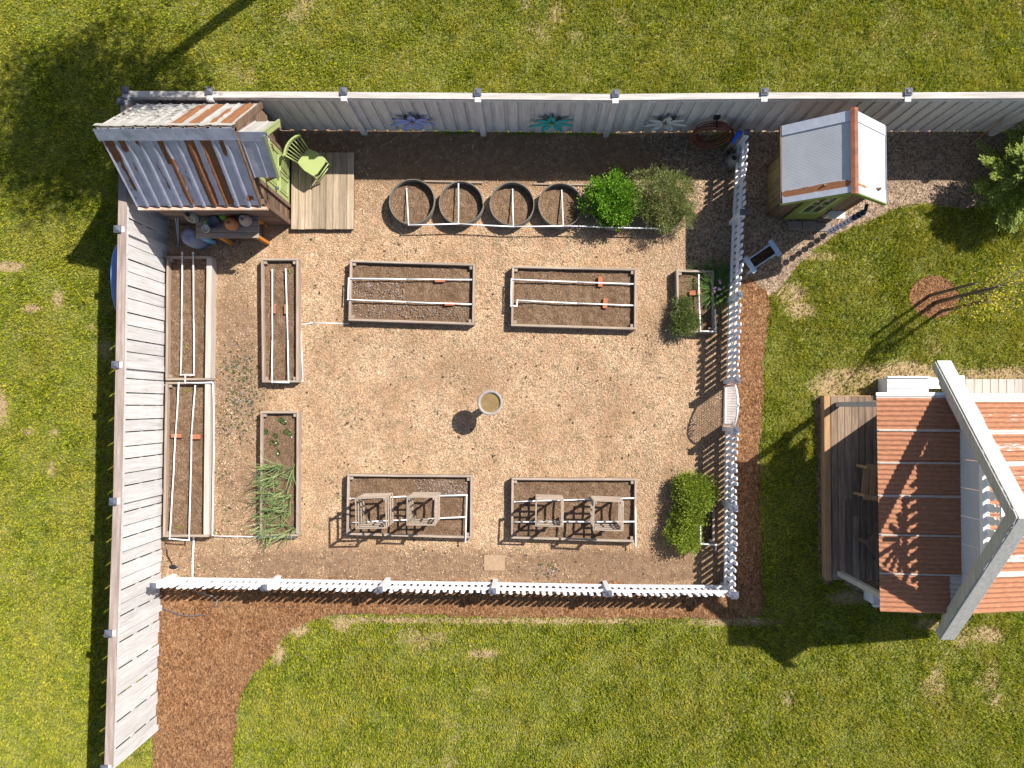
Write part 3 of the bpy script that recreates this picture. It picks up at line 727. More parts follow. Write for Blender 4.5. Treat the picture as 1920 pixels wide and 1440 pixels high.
# ================================================================== ROUND PLANTERS
ringspec = [((772, 378), 43.5, 'leftmost round steel planter, filled with bare soil'), ((864, 380), 41.5, 'second round steel planter from the deck, its rim overlapping on the right'),
            ((960, 382), 42, 'third round steel planter from the deck, bare soil'), ((1051, 384), 42, 'fourth round steel planter, next to the bright green bush'),
            ((1152, 385), 44, 'round steel planter hidden beneath the bright green bush'), ((1243, 384), 45.5, 'round steel planter under the olive green bush')]
for i, ((cx_, cy_), r_, lb) in enumerate(ringspec):
    c = P(cx_, cy_, .31); rad = r_/97.14*(1-.31/17.5); root = thing('round_planter', (c.x, c.y, 0), lb, 'planter', 'round steel ring planters')
    mb = MB(); n = 56; rr = random.Random(i)
    e = [1+.012*math.sin(2*2*math.pi*k/n+i)+.008*math.sin(3*2*math.pi*k/n+2*i) for k in range(n)]
    if i == 1: e = [v+(.05*(k-44)/12 if k > 44 else 0) for k, v in enumerate(e)]
    prof = [(-.0, .0), (-.0, .31), (-.010, .315), (-.020, .31), (-.020, .10)]
    for dr, z in prof:
        for k in range(n):
            a = 2*math.pi*k/n; R_ = rad*e[k]+dr; mb.v.append((c.x+R_*math.cos(a), c.y+R_*math.sin(a), z))
    for j in range(len(prof)-1):
        for k in range(n): a = j*n+k; b = j*n+(k+1) % n; mb.f.append((a, b, b+n, a+n))
    mb.build('steel_ring', M_['ring'], root, smooth=True)
    rs = np.linspace(.001, rad*.975, 14); th = np.linspace(0, 2*np.pi, 48, endpoint=False); RR, TT = np.meshgrid(rs, th, indexing='ij')
    x = (c.x+RR*np.cos(TT)).ravel(); y = (c.y+RR*np.sin(TT)).ravel(); z = .14+.03*(fbm(x, y, .3, 90+i)-.5)+.03*(fbm(x, y, .06, 95+i, 2)-.5)
    q = np.arange(13*48); r = q//48; k = q % 48; k2 = (k+1) % 48
    np_mesh('soil', np.column_stack([x, y, z]), np.stack([r*48+k, (r+1)*48+k, (r+1)*48+k2, r*48+k2], 1), M_['soil'], smooth=True, parent=root)

# ================================================================== SLATTED CAGES
def cage(px_, py_, w, hgt, z0, rz, label, seed):
    c = P(px_, py_, z0+hgt); root = thing('plant_cage', (c.x, c.y, z0), label, 'plant cage', 'slatted wooden plant cages'); rr = random.Random(seed)
    ca, sa = math.cos(rz), math.sin(rz)
    def L(x, y, z): return (c.x+x*ca-y*sa, c.y+x*sa+y*ca, z0+z)
    for lv in range(4):
        z = hgt*(.22+.26*lv) if lv < 3 else hgt-.02
        z = min(z, hgt-.02); f = MB(); hw = w/2; j = rr.uniform(-.008, .008)
        for sgn in (-1, 1):
            f.beam(L(-hw, sgn*hw, z+j), L(hw, sgn*hw, z-j), .022, .045 if lv < 3 else .035)
            f.beam(L(sgn*(hw+.002), -hw-.01, z+.012), L(sgn*(hw+.002), hw+.01, z-.008), .020, .045 if lv < 3 else .035)
        f.build('slat_frame', M_['cage'], root)
    for sx in (-1, 1):
        for sy in (-1, 1):
            x = sx*(w/2-.03); y = sy*(w/2-.03)
            MB().beam(L(x*1.0, y*1.0, 0), L(x, y, hgt), .022, .045, Vector((0, 1, 0))).build('leg', M_['cage'], root)
cage(695.5, 962, .545, 1.03, .13, .03, 'leftmost slatted wooden cage in the front left bed', 1)
cage(789.5, 958, .50, 1.03, .13, 0, 'slatted wooden cage in the front left bed, nearer the pipe crossing', 2)
cage(1030.5, 961.5, .48, 1.0, .13, -.02, 'slatted wooden cage at the left of the front right bed', 3)
cage(1141, 967, .52, 1.02, .13, -.03, 'slatted wooden cage at the right of the front right bed', 4)

# ================================================================== BIRD BATH
c = P(919, 755, .88); root = thing('bird_bath', (c.x, c.y, 0), 'round grey stone bird bath full of murky brown water in the middle of the yard', 'bird bath')
MB().lathe(c-Vector((0, 0, .88)), [(.17, 0), (.17, .04), (.12, .07), (.075, .13), (.065, .40), (.075, .60), (.11, .70)], 32).build('pedestal', M_['stone'], root, smooth=True)
MB().lathe(c-Vector((0, 0, .88)), [(.10, .70), (.18, .76), (.228, .83), (.234, .87), (.226, .882), (.205, .885), (.186, .875), (.178, .84), (.15, .815), (.08, .80), (.001, .80)], 40).build('basin', M_['stone'], root, smooth=True)
MB().lathe(c-Vector((0, 0, .88)), [(.179, .842), (.10, .843), (.001, .843)], 40).build('water', M_['water'], root)

# ================================================================== METAL FLOWERS AND HOSE ON THE FENCE
def fence_y(x):      # front face of the back fence at world x
    for (x0, y0), (x1, y1) in zip(TF[:-1], TF[1:]):
        if x0 <= x <= x1: return y0+(y1-y0)*(x-x0)/(x1-x0)-.045
    return TF[0][1]
def metal_flower(px_, py_, mat, label, seed):
    z = .84; c = P(px_, py_, z); y0 = fence_y(c.x)-.02; root = thing('metal_flower', (c.x, y0, z), label, 'wall flower', 'painted metal flowers on the back fence')
    rr = random.Random(seed); n = 7
    for k in range(n):
        a = math.pi/2 + 2*math.pi*k/n + rr.uniform(-.06, .06); L = .44*rr.uniform(.9, 1.05); W = .078
        ca, sa = math.cos(a), math.sin(a); vs = []; fs = []
        prof = [(.04, .25), (.14, .8), (.24, 1.0), (.34, .8), (L*.95, .3), (L, .02)]
        for j, (r_, w_) in enumerate(prof):
            lift = .025+.04*(j/5)**1.5
            for q, dz in ((-1, .012), (0, -.012), (1, .012)):
                u = r_*ca - q*W*w_*sa; v = r_*sa + q*W*w_*ca
                vs.append((c.x+u, y0-lift-dz, z+v))
        for j in range(5):
            for q in range(2): fs.append((j*3+q, j*3+q+1, j*3+q+4, j*3+q+3))
        vb = [(v[0], v[1]+.006, v[2]) for v in vs]; m = len(vs); fs2 = fs+[tuple(i+m for i in reversed(f)) for f in fs]
        MB().add(vs+vb, fs2).build('petal', mat, root)
    MB().sphere((c.x, y0-.05, z), .045, 12, 8, (1, .6, 1)).build('flower_centre', M_['tan_y'], root, smooth=True)
    MB().tube([(c.x, y0-.02, z), (c.x, y0+.01, z+.42)], .008, 6).build('hanger', M_['dark'], root)
metal_flower(773, 226, M_['fblue'], 'pale blue metal flower hung on the back fence, nearest the shed', 1)
metal_flower(1035, 219, M_['fteal'], 'teal metal flower hung on the back fence', 2)
metal_flower(1247, 221, M_['fwhite'], 'cream white metal flower hung on the back fence, nearest the coiled hose', 3)
# coiled hose on a hook
c = P(1338, 232, .72); y0 = fence_y(c.x)-.03; mb = MB()
for k in range(9):
    rx = .27+.012*k+random.uniform(-.015, .03); rz_ = .36+random.uniform(-.03, .05); dx = random.uniform(-.03, .03); pts = []
    for j in range(41):
        a = 2*math.pi*j/40; pts.append((c.x+dx+rx*math.cos(a), y0-.04-.018*k-.13*max(0, -math.sin(a)), max(.05+.02*k, .98-rz_-.02*(k % 3)+rz_*math.sin(a))))
    mb.tube(pts, .0125, 7, caps=False)
mb.tube([(c.x-.2, y0-.2, .4), (c.x-.34, y0-.22, .15), (c.x-.38, y0-.25, .03), (c.x-.25, y0-.32, .02)], .0125, 7)
h_ = mb.build('garden_hose', M_['hose'], smooth=True, base=(c.x, y0, 0)); tag(h_, 'reddish brown garden hose coiled on the back fence', 'hose')
hk = MB().box((c.x, y0+.02, 1.02), (.10, .05, .16)).tube([(c.x, y0, 1.02), (c.x, y0-.16, 1.0), (c.x, y0-.18, 1.06)], .015, 6).build('hose_hook', M_['dark'], base=(c.x, y0, 1.02))
tag(hk, 'black hook on the back fence above the coiled hose', 'hook')
# standpipe with blue tap head
c = P(1383, 256, .88); c.z = 0; root = thing('standpipe', (c.x-.02, c.y, 0), 'garden standpipe with bright blue hose fitting by the picket fence corner', 'standpipe')
q = P(1383, 252, .8)
MB().box((c.x+.02, c.y+.02, .42), (.07, .07, .84)).build('stake', M_['bed_y'], root)
MB().tube([(c.x-.04, c.y-.02, .0), (c.x-.03, c.y-.02, .86)], .014, 8).build('riser', M_['ring'], root, smooth=True)
b_ = MB(); b_.tube([(c.x-.06, c.y-.08, .76), (c.x-.02, c.y+.0, .88)], .032, 10).tube([(c.x-.02, c.y, .88), (c.x+.04, c.y+.07, .95)], .042, 10); b_.sphere((c.x-.02, c.y, .90), .04)
b_.build('blue_fitting', M_['blue'], root, smooth=True)
st = P(1374, 264, .55); en = P(1353, 292, .06)
o = MB().tube([st, en], .014, 8, .010).build('walking_stick', M_['zinc'], base=(en.x, en.y, 0), smooth=True); tag(o, 'thin grey stick leaning below the blue hose fitting', 'stick')
# watering can by the fence
c = P(1369, 305, .0); root = thing('watering_can', (c.x, c.y, 0), 'old zinc watering can standing on pebbles by the picket fence', 'watering can')
MB().lathe((c.x, c.y, .012), [(.12, 0), (.125, .02), (.115, .26), (.085, .31), (.06, .35), (.062, .37), (.055, .37), (.05, .30), (.001, .10)], 28).build('body', M_['zinc'], root, smooth=True)
MB().tube([(c.x-.08, c.y-.05, .07), (c.x-.16, c.y-.14, .22), (c.x-.2, c.y-.2, .33)], .026, 10, .012).build('spout', M_['zinc'], root, smooth=True)
MB().tube([(c.x+.02, c.y+.06, .34), (c.x+.06, c.y+.14, .40), (c.x+.08, c.y+.19, .25), (c.x+.05, c.y+.12, .12)], .009, 8).build('handle', M_['zinc'], root, smooth=True)

# wooden edging, sticks, stepping slab
def bar(name, a, b, z, w, h, mat, label, cat, grp=None):
    p, q = P(*a, z), P(*b, z); o = MB().beam(p, q, w, h).build(name, mat, base=((p+q)/2).xy.to_3d(), bevel=.003); return tag(o, label, cat, grp)
bar('edging_board', (796, 340), (905, 343), .03, .03, .06, M_['bed_x'], 'grey edging board behind the second round planter', 'edging board', 'edging boards behind the planters')
bar('edging_board', (1000, 345), (1108, 347), .03, .03, .06, M_['bed_x'], 'grey edging board behind the fourth round planter', 'edging board', 'edging boards behind the planters')
bar('edging_board', (1188, 346), (1220, 347), .03, .03, .06, M_['bed_x'], 'short edging board between the two planted bushes', 'edging board', 'edging boards behind the planters')
o = MB().box((*P2(927, 1055), .022), (.40, .30, .02)).build('stepping_stone', M_['slab'], base=(*P2(927, 1055), 0), bevel=.006); tag(o, 'pale square stepping slab sunk in the gravel between the front beds', 'stepping stone')
for k, (a, b, lb) in enumerate((((1727, 291), (1765, 266), 'light stick on the shaded path right of the small shed'), ((1818, 240), (1850, 217), 'pale stick against the foot of the back fence at the right'), ((717, 273), (744, 258), 'pale stick lying in the fence shade above the round planters'))):
    p, q = P(*a, .03), P(*b, .03)
    if k == 1: q = Vector((q.x-.15, fence_y(q.x)-.02, .9)); p = Vector((p.x, fence_y(p.x)-.25, .02))
    o = MB().tube([p, q], .010, 6).build('garden_stick', M_['tan_y'], base=(p.x, p.y, 0)); tag(o, lb, 'stick', 'loose garden sticks')
# flexible cables on the mulch
def cable(pts, r, lb, mat, nm='cable'):
    pp = [P(a, b, z) for a, b, z in pts]; out = []
    for i in range(len(pp)-1):
        p0 = pp[max(i-1, 0)]; p1 = pp[i]; p2 = pp[i+1]; p3 = pp[min(i+2, len(pp)-1)]
        for k in range(6):
            t = k/6; out.append(.5*((2*p1)+(p2-p0)*t+(2*p0-5*p1+4*p2-p3)*t*t+(3*p1-p0-3*p2+p3)*t**3))
    out.append(pp[-1]); o = MB().tube(out, r, 7).build(nm, mat, smooth=True, base=(pp[0].x, pp[0].y, 0)); return tag(o, lb, 'hose', 'thin hoses on the mulch')
cable([(304, 1140, .05), (325, 1149, .05), (352, 1155, .05), (383, 1152, .05)], .010, 'grey drip hose lying on the red mulch by the left fence', M_['ghose'], 'drip_hose')
cable([(363, 1106, .3), (378, 1112, .12), (398, 1118, .06), (407, 1125, .06), (404, 1137, .06)], .012, 'short looped hose with a white fitting just outside the front picket fence', M_['zinc'], 'drip_hose')
# dark shape standing in for a cast shadow, front left corner
c = P(322, 1062, 0); root = thing('shadow_shape', (c.x, c.y, 0), 'small dark shape standing in for a shadow on the gravel, front left corner', 'shadow shape')
MB().tube([P(313, 1030, .05), P(314, 1042, .05), P(323, 1058, .03)], .010, 6).build('stem', M_['dark'], root)
MB().sphere(P(325, 1063, .035), .07, 12, 6, (1.2, .6, .25)).build('head', M_['dark'], root, smooth=True)
# ================================================================== SHEET METAL
def metal_sheet(name, A, B, C, D, us, hs, nv, mat, rust, parent, thick=.004, jit=0.0):
    """A-B upper edge, C-D lower edge; us fractions across, hs rib heights; rust(u,v) attribute"""
    A, B, C, D = [np.array(p, float) for p in (A, B, C, D)]; us = np.array(us); hs = np.array(hs); vs = np.linspace(0, 1, nv)
    nn = np.cross(B-A, C-A); nn /= np.linalg.norm(nn)
    if nn[2] < 0: nn = -nn
    U, Vv = np.meshgrid(us, vs); H = np.tile(hs, (nv, 1)); u = U.ravel()[:, None]; v = Vv.ravel()[:, None]
    p = (A*(1-u)+B*u)*(1-v)+(C*(1-u)+D*u)*v
    W = np.linalg.norm(B-A); L = np.linalg.norm(C-A)
    dent = (fbm(u[:, 0]*W, v[:, 0]*L, .3, 77, 3)-.5)*jit
    p = p+nn*(H.ravel()+dent)[:, None]
    m = len(us); i = np.arange((nv-1)*(m-1)); r = i//(m-1); c = i % (m-1); a = r*m+c
    o = np_mesh(name, p, np.stack([a, a+1, a+1+m, a+m], 1), mat, {'rust': rust(u[:, 0], v[:, 0])}, parent=parent)
    at = o.data.attributes.new('puv', 'FLOAT_VECTOR', 'POINT'); at.data.foreach_set('vector', np.column_stack([u*W, v*L, v*0]).astype(np.float32).ravel())
    if o.data.polygons[0].normal.z < 0: o.data.flip_normals()
    md = o.modifiers.new('thick', 'SOLIDIFY'); md.thickness = thick; md.offset = -1
    return o
def ribs(n, w=.012, h=.028, extra=6):
    us, hs = [], []
    for k in range(n+1):
        c = k/n
        for d, hh in ((-w*1.6, 0), (-w*.7, h), (w*.7, h), (w*1.6, 0)):
            x = c+d
            if 0 <= x <= 1: us.append(x); hs.append(hh)
        if k < n:
            for j in range(1, extra): us.append(c+w*1.6+(1/n-3.2*w)*j/extra); hs.append(0)
    q = np.argsort(us); return np.array(us)[q], np.array(hs)[q]
def boxes_attr(lst, soft=.012):
    def f(u, v):
        t = np.zeros(len(u))
        for u0, u1, v0, v1, s in lst:
            t = np.maximum(t, s*np.clip((np.minimum(u-u0, u1-u)+soft)/(2*soft), 0, 1)*np.clip((np.minimum(v-v0, v1-v)+.05)/.1, 0, 1))
        return t
    return f
def clad(mb, p0, dirx, W, z0, z1, pitch, top=None, nrm=None, holes=(), th=.022):
    """horizontal clapboards on a wall from p0 along dirx; top(s) height limit"""
    n = int(math.ceil((z1-z0)/pitch)); d = Vector(dirx).normalized(); nn = Vector(nrm)
    for k in range(n):
        za = z0+k*pitch; zb = min(za+pitch+.01, z1); s = np.linspace(0, W, 61)
        ok = np.array([(top(t) if top else z1) >= (za+zb)/2 and not any(h[0]-.001 <= t <= h[1]+.001 and za < h[3]-.02 and zb > h[2]+.02 for h in holes) for t in s])
        i = 0
        while i < 61:
            if ok[i]:
                j = i
                while j+1 < 61 and ok[j+1]: j += 1
                if j > i:
                    a = Vector(p0)+d*s[i]; b = Vector(p0)+d*s[j]
                    lo = th; hi = .006
                    vs = [a+nn*lo+Vector((0, 0, za)), b+nn*lo+Vector((0, 0, za)), b+nn*hi+Vector((0, 0, zb)), a+nn*hi+Vector((0, 0, zb)),
                          a-nn*.02+Vector((0, 0, za)), b-nn*.02+Vector((0, 0, za)), b-nn*.02+Vector((0, 0, zb)), a-nn*.02+Vector((0, 0, zb))]
                    mb.add(vs, [(0, 1, 2, 3), (5, 4, 7, 6), (4, 5, 1, 0), (3, 2, 6, 7), (4, 0, 3, 7), (1, 5, 6, 2)])
                i = j+1
            else: i += 1
    return mb

# ================================================================== LEFT SHED
SX0, SX1, SS, SN, SR, ZE, ZR = -6.84, -4.66, 3.50, 5.28, 4.40, 1.92, 3.42
shed = thing('tin_roofed_shed', (-5.75, 4.4, 0), 'rustic timber shed with steep rust-streaked tin roof and lime green door', 'shed')
us, hs = ribs(11, .012, .034)
Srust = boxes_attr([(.015, .09, 0, .42, .95), (.04, .075, .38, .8, .75), (.115, .17, 0, .3, .95), (.235, .275, 0, .22, .85), (.13, .16, .4, .75, .5), (.40, .455, 0, .45, .95), (.43, .475, .35, .99, .95),
                    (.31, .345, .4, .8, .5), (.60, .675, 0, 1, 1.05), (.725, .80, 0, 1, 1.0), (.855, .895, 0, .35, .9), (.90, .97, .86, .93, .9), (.50, .53, .5, .9, .45)])
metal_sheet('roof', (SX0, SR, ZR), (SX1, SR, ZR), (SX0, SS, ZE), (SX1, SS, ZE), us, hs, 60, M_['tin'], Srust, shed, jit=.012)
us2, hs2 = ribs(11, .008, .016)
Nrust = boxes_attr([(.50, .58, 0, .95, .95), (.64, .72, 0, 1, 1.0), (.78, .83, 0, .8, .8), (.86, .95, .05, 1, 1.05)])
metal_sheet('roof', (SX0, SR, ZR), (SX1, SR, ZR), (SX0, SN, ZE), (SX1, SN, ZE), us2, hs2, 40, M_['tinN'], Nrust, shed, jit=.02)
slope = (Vector((0, SS, ZE))-Vector((0, SR, ZR))).normalized(); slopeN = (Vector((0, SN, ZE))-Vector((0, SR, ZR))).normalized()
for sl, nm, w_, mt in ((slope, 'S', .24, 'tin'), (slopeN, 'N', .12, 'tinN')):
    up = Vector((0, -.86 if nm == 'S' else .86, .5))*.062
    a = Vector((SX0-.03, SR, ZR+.02))+up*.6; b = Vector((SX1+.02, SR, ZR+.02))+up*.6
    metal_sheet('ridge_flashing', a, b, a+sl*w_, b+sl*w_, np.linspace(0, 1, 40), np.zeros(40), 5, M_[mt], boxes_attr([(.1, .3, .8, 1, .3)]), shed, jit=.03)
# gutter board under the south eave
MB().beam((SX0+.02, SS-.045, ZE-.07), (SX1+.10, SS-.045, ZE-.07), .05, .10).build('fascia', m_plain('rusty_gutter', (.60, .50, .42), (.40, .16, .05), 5, .7, .2), shed)
wl = MB(); gable_top = lambda off: (lambda s: ZR-.06-abs((off+s)-SR)*(ZR-ZE)/(SR-SS))
clad(wl, (SX1-.02, SS+.06, 0), (0, 1, 0), 1.62, .04, 3.35, .17, gable_top(SS+.06), (1, 0, 0), holes=((.33, 1.26, 0, 2.12),))
wl.build('wall', M_['siding'], shed)
wl = MB(); clad(wl, (SX0+.08, SS+.06, 0), (1, 0, 0), 2.02, .04, 1.85, .17, None, (0, -1, 0)); wl.build('wall', M_['sidingx'], shed)
wl = MB(); clad(wl, (SX1-.04, SN-.12, 0), (-1, 0, 0), 2.02, .04, 1.85, .17, None, (0, 1, 0)); wl.build('wall', M_['sidingx'], shed)
wl = MB(); clad(wl, (SX0+.06, SS+.06, 0), (0, 1, 0), 1.62, .04, 3.35, .17, gable_top(SS+.06), (-1, 0, 0)); wl.build('wall', M_['siding'], shed)
for q, (yy, zz) in enumerate(((SS, ZE), (SN, ZE))):
    MB().beam((SX1-.01, yy, zz-.06), (SX1-.01, SR, ZR-.06), .035, .11, Vector((1, 0, 0)).cross(Vector((0, 1, 0)))).build('bargeboard', M_['siding'], shed)
MB().box((SX1+.0, SS+.07, .95), (.09, .09, 1.9)).build('corner_post', M_['siding'], shed)
# door
dx = SX1+.012; dy0, dy1 = 3.93, 4.76
d = MB().box((dx, (dy0+dy1)/2, 1.13), (.04, dy1-dy0, 1.92)).build('door', M_['green'], shed)
for (y0, y1, z0, z1) in ((dy0+.09, 4.30, .30, .85), (4.39, dy1-.09, .30, .85), (dy0+.09, 4.30, .98, 1.95), (4.39, dy1-.09, .98, 1.95)):
    f = MB(); x_ = dx+.026
    for (a, b) in (((y0, z0), (y1, z0)), ((y1, z0), (y1, z1)), ((y1, z1), (y0, z1)), ((y0, z1), (y0, z0))): f.beam((x_, *a), (x_, *b), .022, .022)
    f.box((x_-.004, (y0+y1)/2, (z0+z1)/2), (.012, y1-y0-.1, z1-z0-.1)); f.build('door_panel', M_['green'], d)
MB().sphere((dx+.06, dy0+.06, 1.15), .035, 10, 6).build('knob', M_['capm'], d, smooth=True)
MB().box((dx, dy0-.045, 1.1), (.06, .07, 2.05)).box((dx, dy1+.045, 1.1), (.06, .07, 2.05)).box((dx, (dy0+dy1)/2, 2.13), (.062, dy1-dy0+.2, .08)).build('door_frame', M_['sidingx'], shed)
MB().tube([(dx+.04, 4.62, 1.75), (dx+.12, 4.62, 1.72), (dx+.10, 4.58, 1.55), (dx+.05, 4.60, 1.40)], .012, 6).build('hook', M_['hose'], shed, smooth=True)
# porch gable over the door
PX1, PR, PS, PN, PZ, PE = -4.20, 4.37, 3.87, 4.82, 3.24, 2.38
us3, hs3 = ribs(3, .015, .016)
metal_sheet('porch_roof', (SX1-.18, PR, PZ), (PX1, PR, PZ), (SX1-.18, PS, PE), (PX1, PS, PE), us3, hs3, 24, M_['tin'], boxes_attr([(.2, .26, .7, .95, .4)]), shed, jit=.012)
metal_sheet('porch_roof', (SX1-.18, PR, PZ), (PX1, PR, PZ), (SX1-.18, PN, PE), (PX1, PN, PE), us3, hs3, 24, M_['tinN'], boxes_attr([]), shed, jit=.015)
a = Vector((SX1-.18, PR, PZ+.03)); b = Vector((PX1+.01, PR, PZ+.03)); sl = (Vector((0, PS, PE))-Vector((0, PR, PZ))).normalized()
metal_sheet('ridge_flashing', a, b, a+sl*.2, b+sl*.2, np.linspace(0, 1, 10), np.zeros(10), 4, M_['tin'], boxes_attr([]), shed, jit=.01)
for yy in (PS, PN): MB().beam((PX1-.03, yy, PE-.05), (PX1-.03, PR, PZ-.06), .03, .11, Vector((0, 0, 1))).build('bargeboard', M_['green'], shed)
MB().beam((SX1, PR, PZ-.22), (PX1-.06, PR, PZ-.42), .04, .06).build('bracket', M_['pale_y'], shed)
for yy in (3.99, 4.81): MB().beam((SX1+.02, yy, 1.7), (PX1-.08, yy, 2.1), .045, .045).build('bracket', M_['siding'], shed)
# two lean-to braces at the left front
MB().beam((SX0+.5, SS+.03, 1.55), (SX0+.72, SS-.12, 1.2), .04, .04).build('brace', M_['tan_y'], shed)

# deck in front of the shed
dk = thing('plank_deck', (-4.0, 4.15, 0), 'low weathered plank deck in front of the green shed door', 'deck')
n = 9; x0, x1, y0, y1 = -4.60, -3.385, 3.43, 4.92; pl = MB(); w = (x1-x0)/n
for k in range(n):
    c = x0+(k+.5)*w; pl.box((c, (y0+y1)/2+random.uniform(-.006, .006), .135+random.uniform(-.002, .002)), (w-.007, y1-y0, .035))
pl.build('planks', M_['deck_y'], dk, bevel=.003)
fr_ = MB()
for yy in (y0+.03, (y0+y1)/2, y1-.03): fr_.beam((x0, yy, .065), (x1-.02, yy, .065), .04, .10)
fr_.beam((x1-.03, y0+.05, .065), (x1-.03, y1-.05, .065), .04, .10); fr_.build('joists', M_['siding'], dk)

# green chair
def chair_green():
    z0 = .153; c = P(583, 303, z0+.44); root = thing('side_chair', (c.x, c.y, z0), 'lime green spindle back chair facing away from the shed on the deck', 'chair'); an = R(-36)
    f = Vector((math.cos(an), math.sin(an), 0)); s = Vector((-f.y, f.x, 0)); C0 = Vector((c.x, c.y, z0))
    def L(a, b, z): return C0+f*a+s*b+Vector((0, 0, z))
    pts = [L(.21, -.20, 0), L(.24, -.12, 0), L(.24, .12, 0), L(.21, .20, 0), L(0, .215, 0), L(-.19, .17, 0), L(-.20, -.17, 0), L(0, -.215, 0)]
    MB().prism([(p.x, p.y) for p in pts], z0+.43, z0+.465).build('seat', M_['green'], root, bevel=.008)
    for a, b in ((.19, .17), (.19, -.17), (-.17, .14), (-.17, -.14)):
        MB().tube([L(a, b, .43), L(a*1.3, b*1.25, 0)], .019, 8, .013).build('leg', M_['green'], root, smooth=True)
    for z in (.14, .27): MB().tube([L(.235, -.20, z), L(.235, .20, z)], .012, 8).build('stretcher', M_['green'], root, smooth=True)
    for b in (-.195, .195): MB().tube([L(.22, b, .2), L(-.20, b*.85, .2)], .011, 8).build('stretcher', M_['green'], root, smooth=True)
    for b in (-.185, .185): MB().tube([L(-.18, b*.9, .45), L(-.26, b*1.18, .92)], .015, 8).build('back_post', M_['green'], root, smooth=True)
    cr = MB(); N = 14
    for i in range(N):
        t0, t1 = -1+2*i/N, -1+2*(i+1)/N
        q0 = L(-.27-.075*(1-t0*t0)-.0, .24*t0, .95); q1 = L(-.27-.075*(1-t1*t1), .24*t1, .95); cr.beam(q0, q1+(q1-q0)*.06, .034, .09)
    cr.build('crest_rail', M_['green'], root)
    for i in range(6):
        t = -.72+1.44*i/5; MB().tube([L(-.185, .165*t, .45), L(-.27-.07*(1-t*t), .235*t, .92)], .0085, 6).build('spindle', M_['green'], root, smooth=True)
chair_green()

# ================================================================== POTTING BENCH
pb = thing('potting_bench', (-5.65, 3.42, 0), 'grey plank potting bench with orange legs under the shed eave', 'bench')
bx0, bx1, by0, by1, bz = -6.21, -5.03, 3.14, 3.58, .78; tp = MB(); n = 4; w = (by1-by0)/n
for k in range(n): tp.box(((bx0+bx1)/2, by0+(k+.5)*w, bz), (bx1-bx0, w-.006, .035))
tp.build('top', M_['bed_x'], pb, bevel=.003)
for a, b in ((bx0+.42, by0+.04), (bx1-.05, by0+.04), (bx0+.1, by1-.06), (bx1-.08, by1-.06)):
    MB().beam((a, b, bz-.02), (a+.0, b, 0), .075, .055, Vector((0, 1, 0))).build('leg', M_['orange'], pb)
MB().beam((bx1-.06, by0+.03, .28), (bx1-.06, by1-.03, .28), .05, .08).build('stretcher', M_['siding'], pb)
def pot(px_, py_, z, prof, mat, name, label, cat, hole=True, tilt=None, grp='pots on the potting bench'):
    h = prof[-1][1]; c = P(px_, py_, z+h); c = Vector((c.x, c.y, z)); o = MB().lathe(c, prof, 28).build(name, mat, smooth=True, base=c); return tag(o, label, cat, grp), c
def ptag(o, l, c, g=None): return tag(o, l, c, g)
Z = bz+.018
pot(431, 417, Z, [(.095, 0), (.125, .04), (.13, .10), (.10, .20), (.066, .26), (.06, .29), (.02, .29), (.018, .20)], M_['terra'], 'terracotta_jar', 'orange terracotta jar with narrow neck on the potting bench', 'jar')
pot(457, 411, Z, [(.09, 0), (.11, .05), (.108, .15), (.075, .26), (.06, .30), (.055, .31), (.02, .31), (.018, .2)], M_['pinkpot'], 'clay_jar', 'pale pinkish clay jar at the right end of the potting bench', 'jar')
pot(400.5, 417, Z, [(.10, 0), (.115, .03), (.118, .14), (.115, .15), (.10, .15), (.10, .13), (.001, .13)], M_['slate'], 'round_tin', 'dark slate round tin in the middle of the potting bench', 'tin')
pot(386, 429, Z, [(.06, 0), (.075, .05), (.078, .09), (.07, .092), (.06, .06), (.001, .055)], M_['cream'], 'small_bowl', 'cream bowl at the front of the potting bench', 'bowl')
pot(387, 416, Z, [(.05, 0), (.055, .05), (.056, .07), (.001, .07)], M_['mint'], 'small_pot', 'small mint green pot beside the dark tin', 'pot')
pot(393, 407, Z, [(.05, 0), (.06, .06), (.058, .08), (.001, .08)], M_['slate'], 'small_dish', 'small dark dish behind the dark tin', 'dish')
pot(355, 404, Z, [(.085, 0), (.10, .05), (.10, .2), (.085, .32), (.07, .38), (.072, .40), (.06, .40), (.05, .3), (.001, .28)], M_['greypot'], 'tall_vase', 'tall grey vase with round mouth at the left end of the bench', 'vase')
# ribbed blue-grey basket on the ground
c = P(372, 458, 0); base_c = Vector((-6.37, 3.20, 0.0)); prof = [(.13, 0)]
for k in range(14): prof += [(.145+.03*math.sin(k/13*2.6), .03+.05*k), (.134+.03*math.sin(k/13*2.6), .055+.05*k)]
prof += [(.12, .74), (.05, .75), (.001, .73)]
tag(MB().lathe(base_c, prof, 30).build('ribbed_urn', M_['bluepot'], smooth=True, base=base_c), 'tall ribbed blue grey urn on the ground left of the potting bench', 'urn')
c = P(381, 446, .55); tag(MB().box((c.x, c.y, .27), (.11, .055, .54)).box((c.x, c.y, .55), (.115, .06, .02)).build('blue_box', M_['sky'], base=(c.x, c.y, 0)), 'light blue narrow box standing between urn and potting bench', 'box')
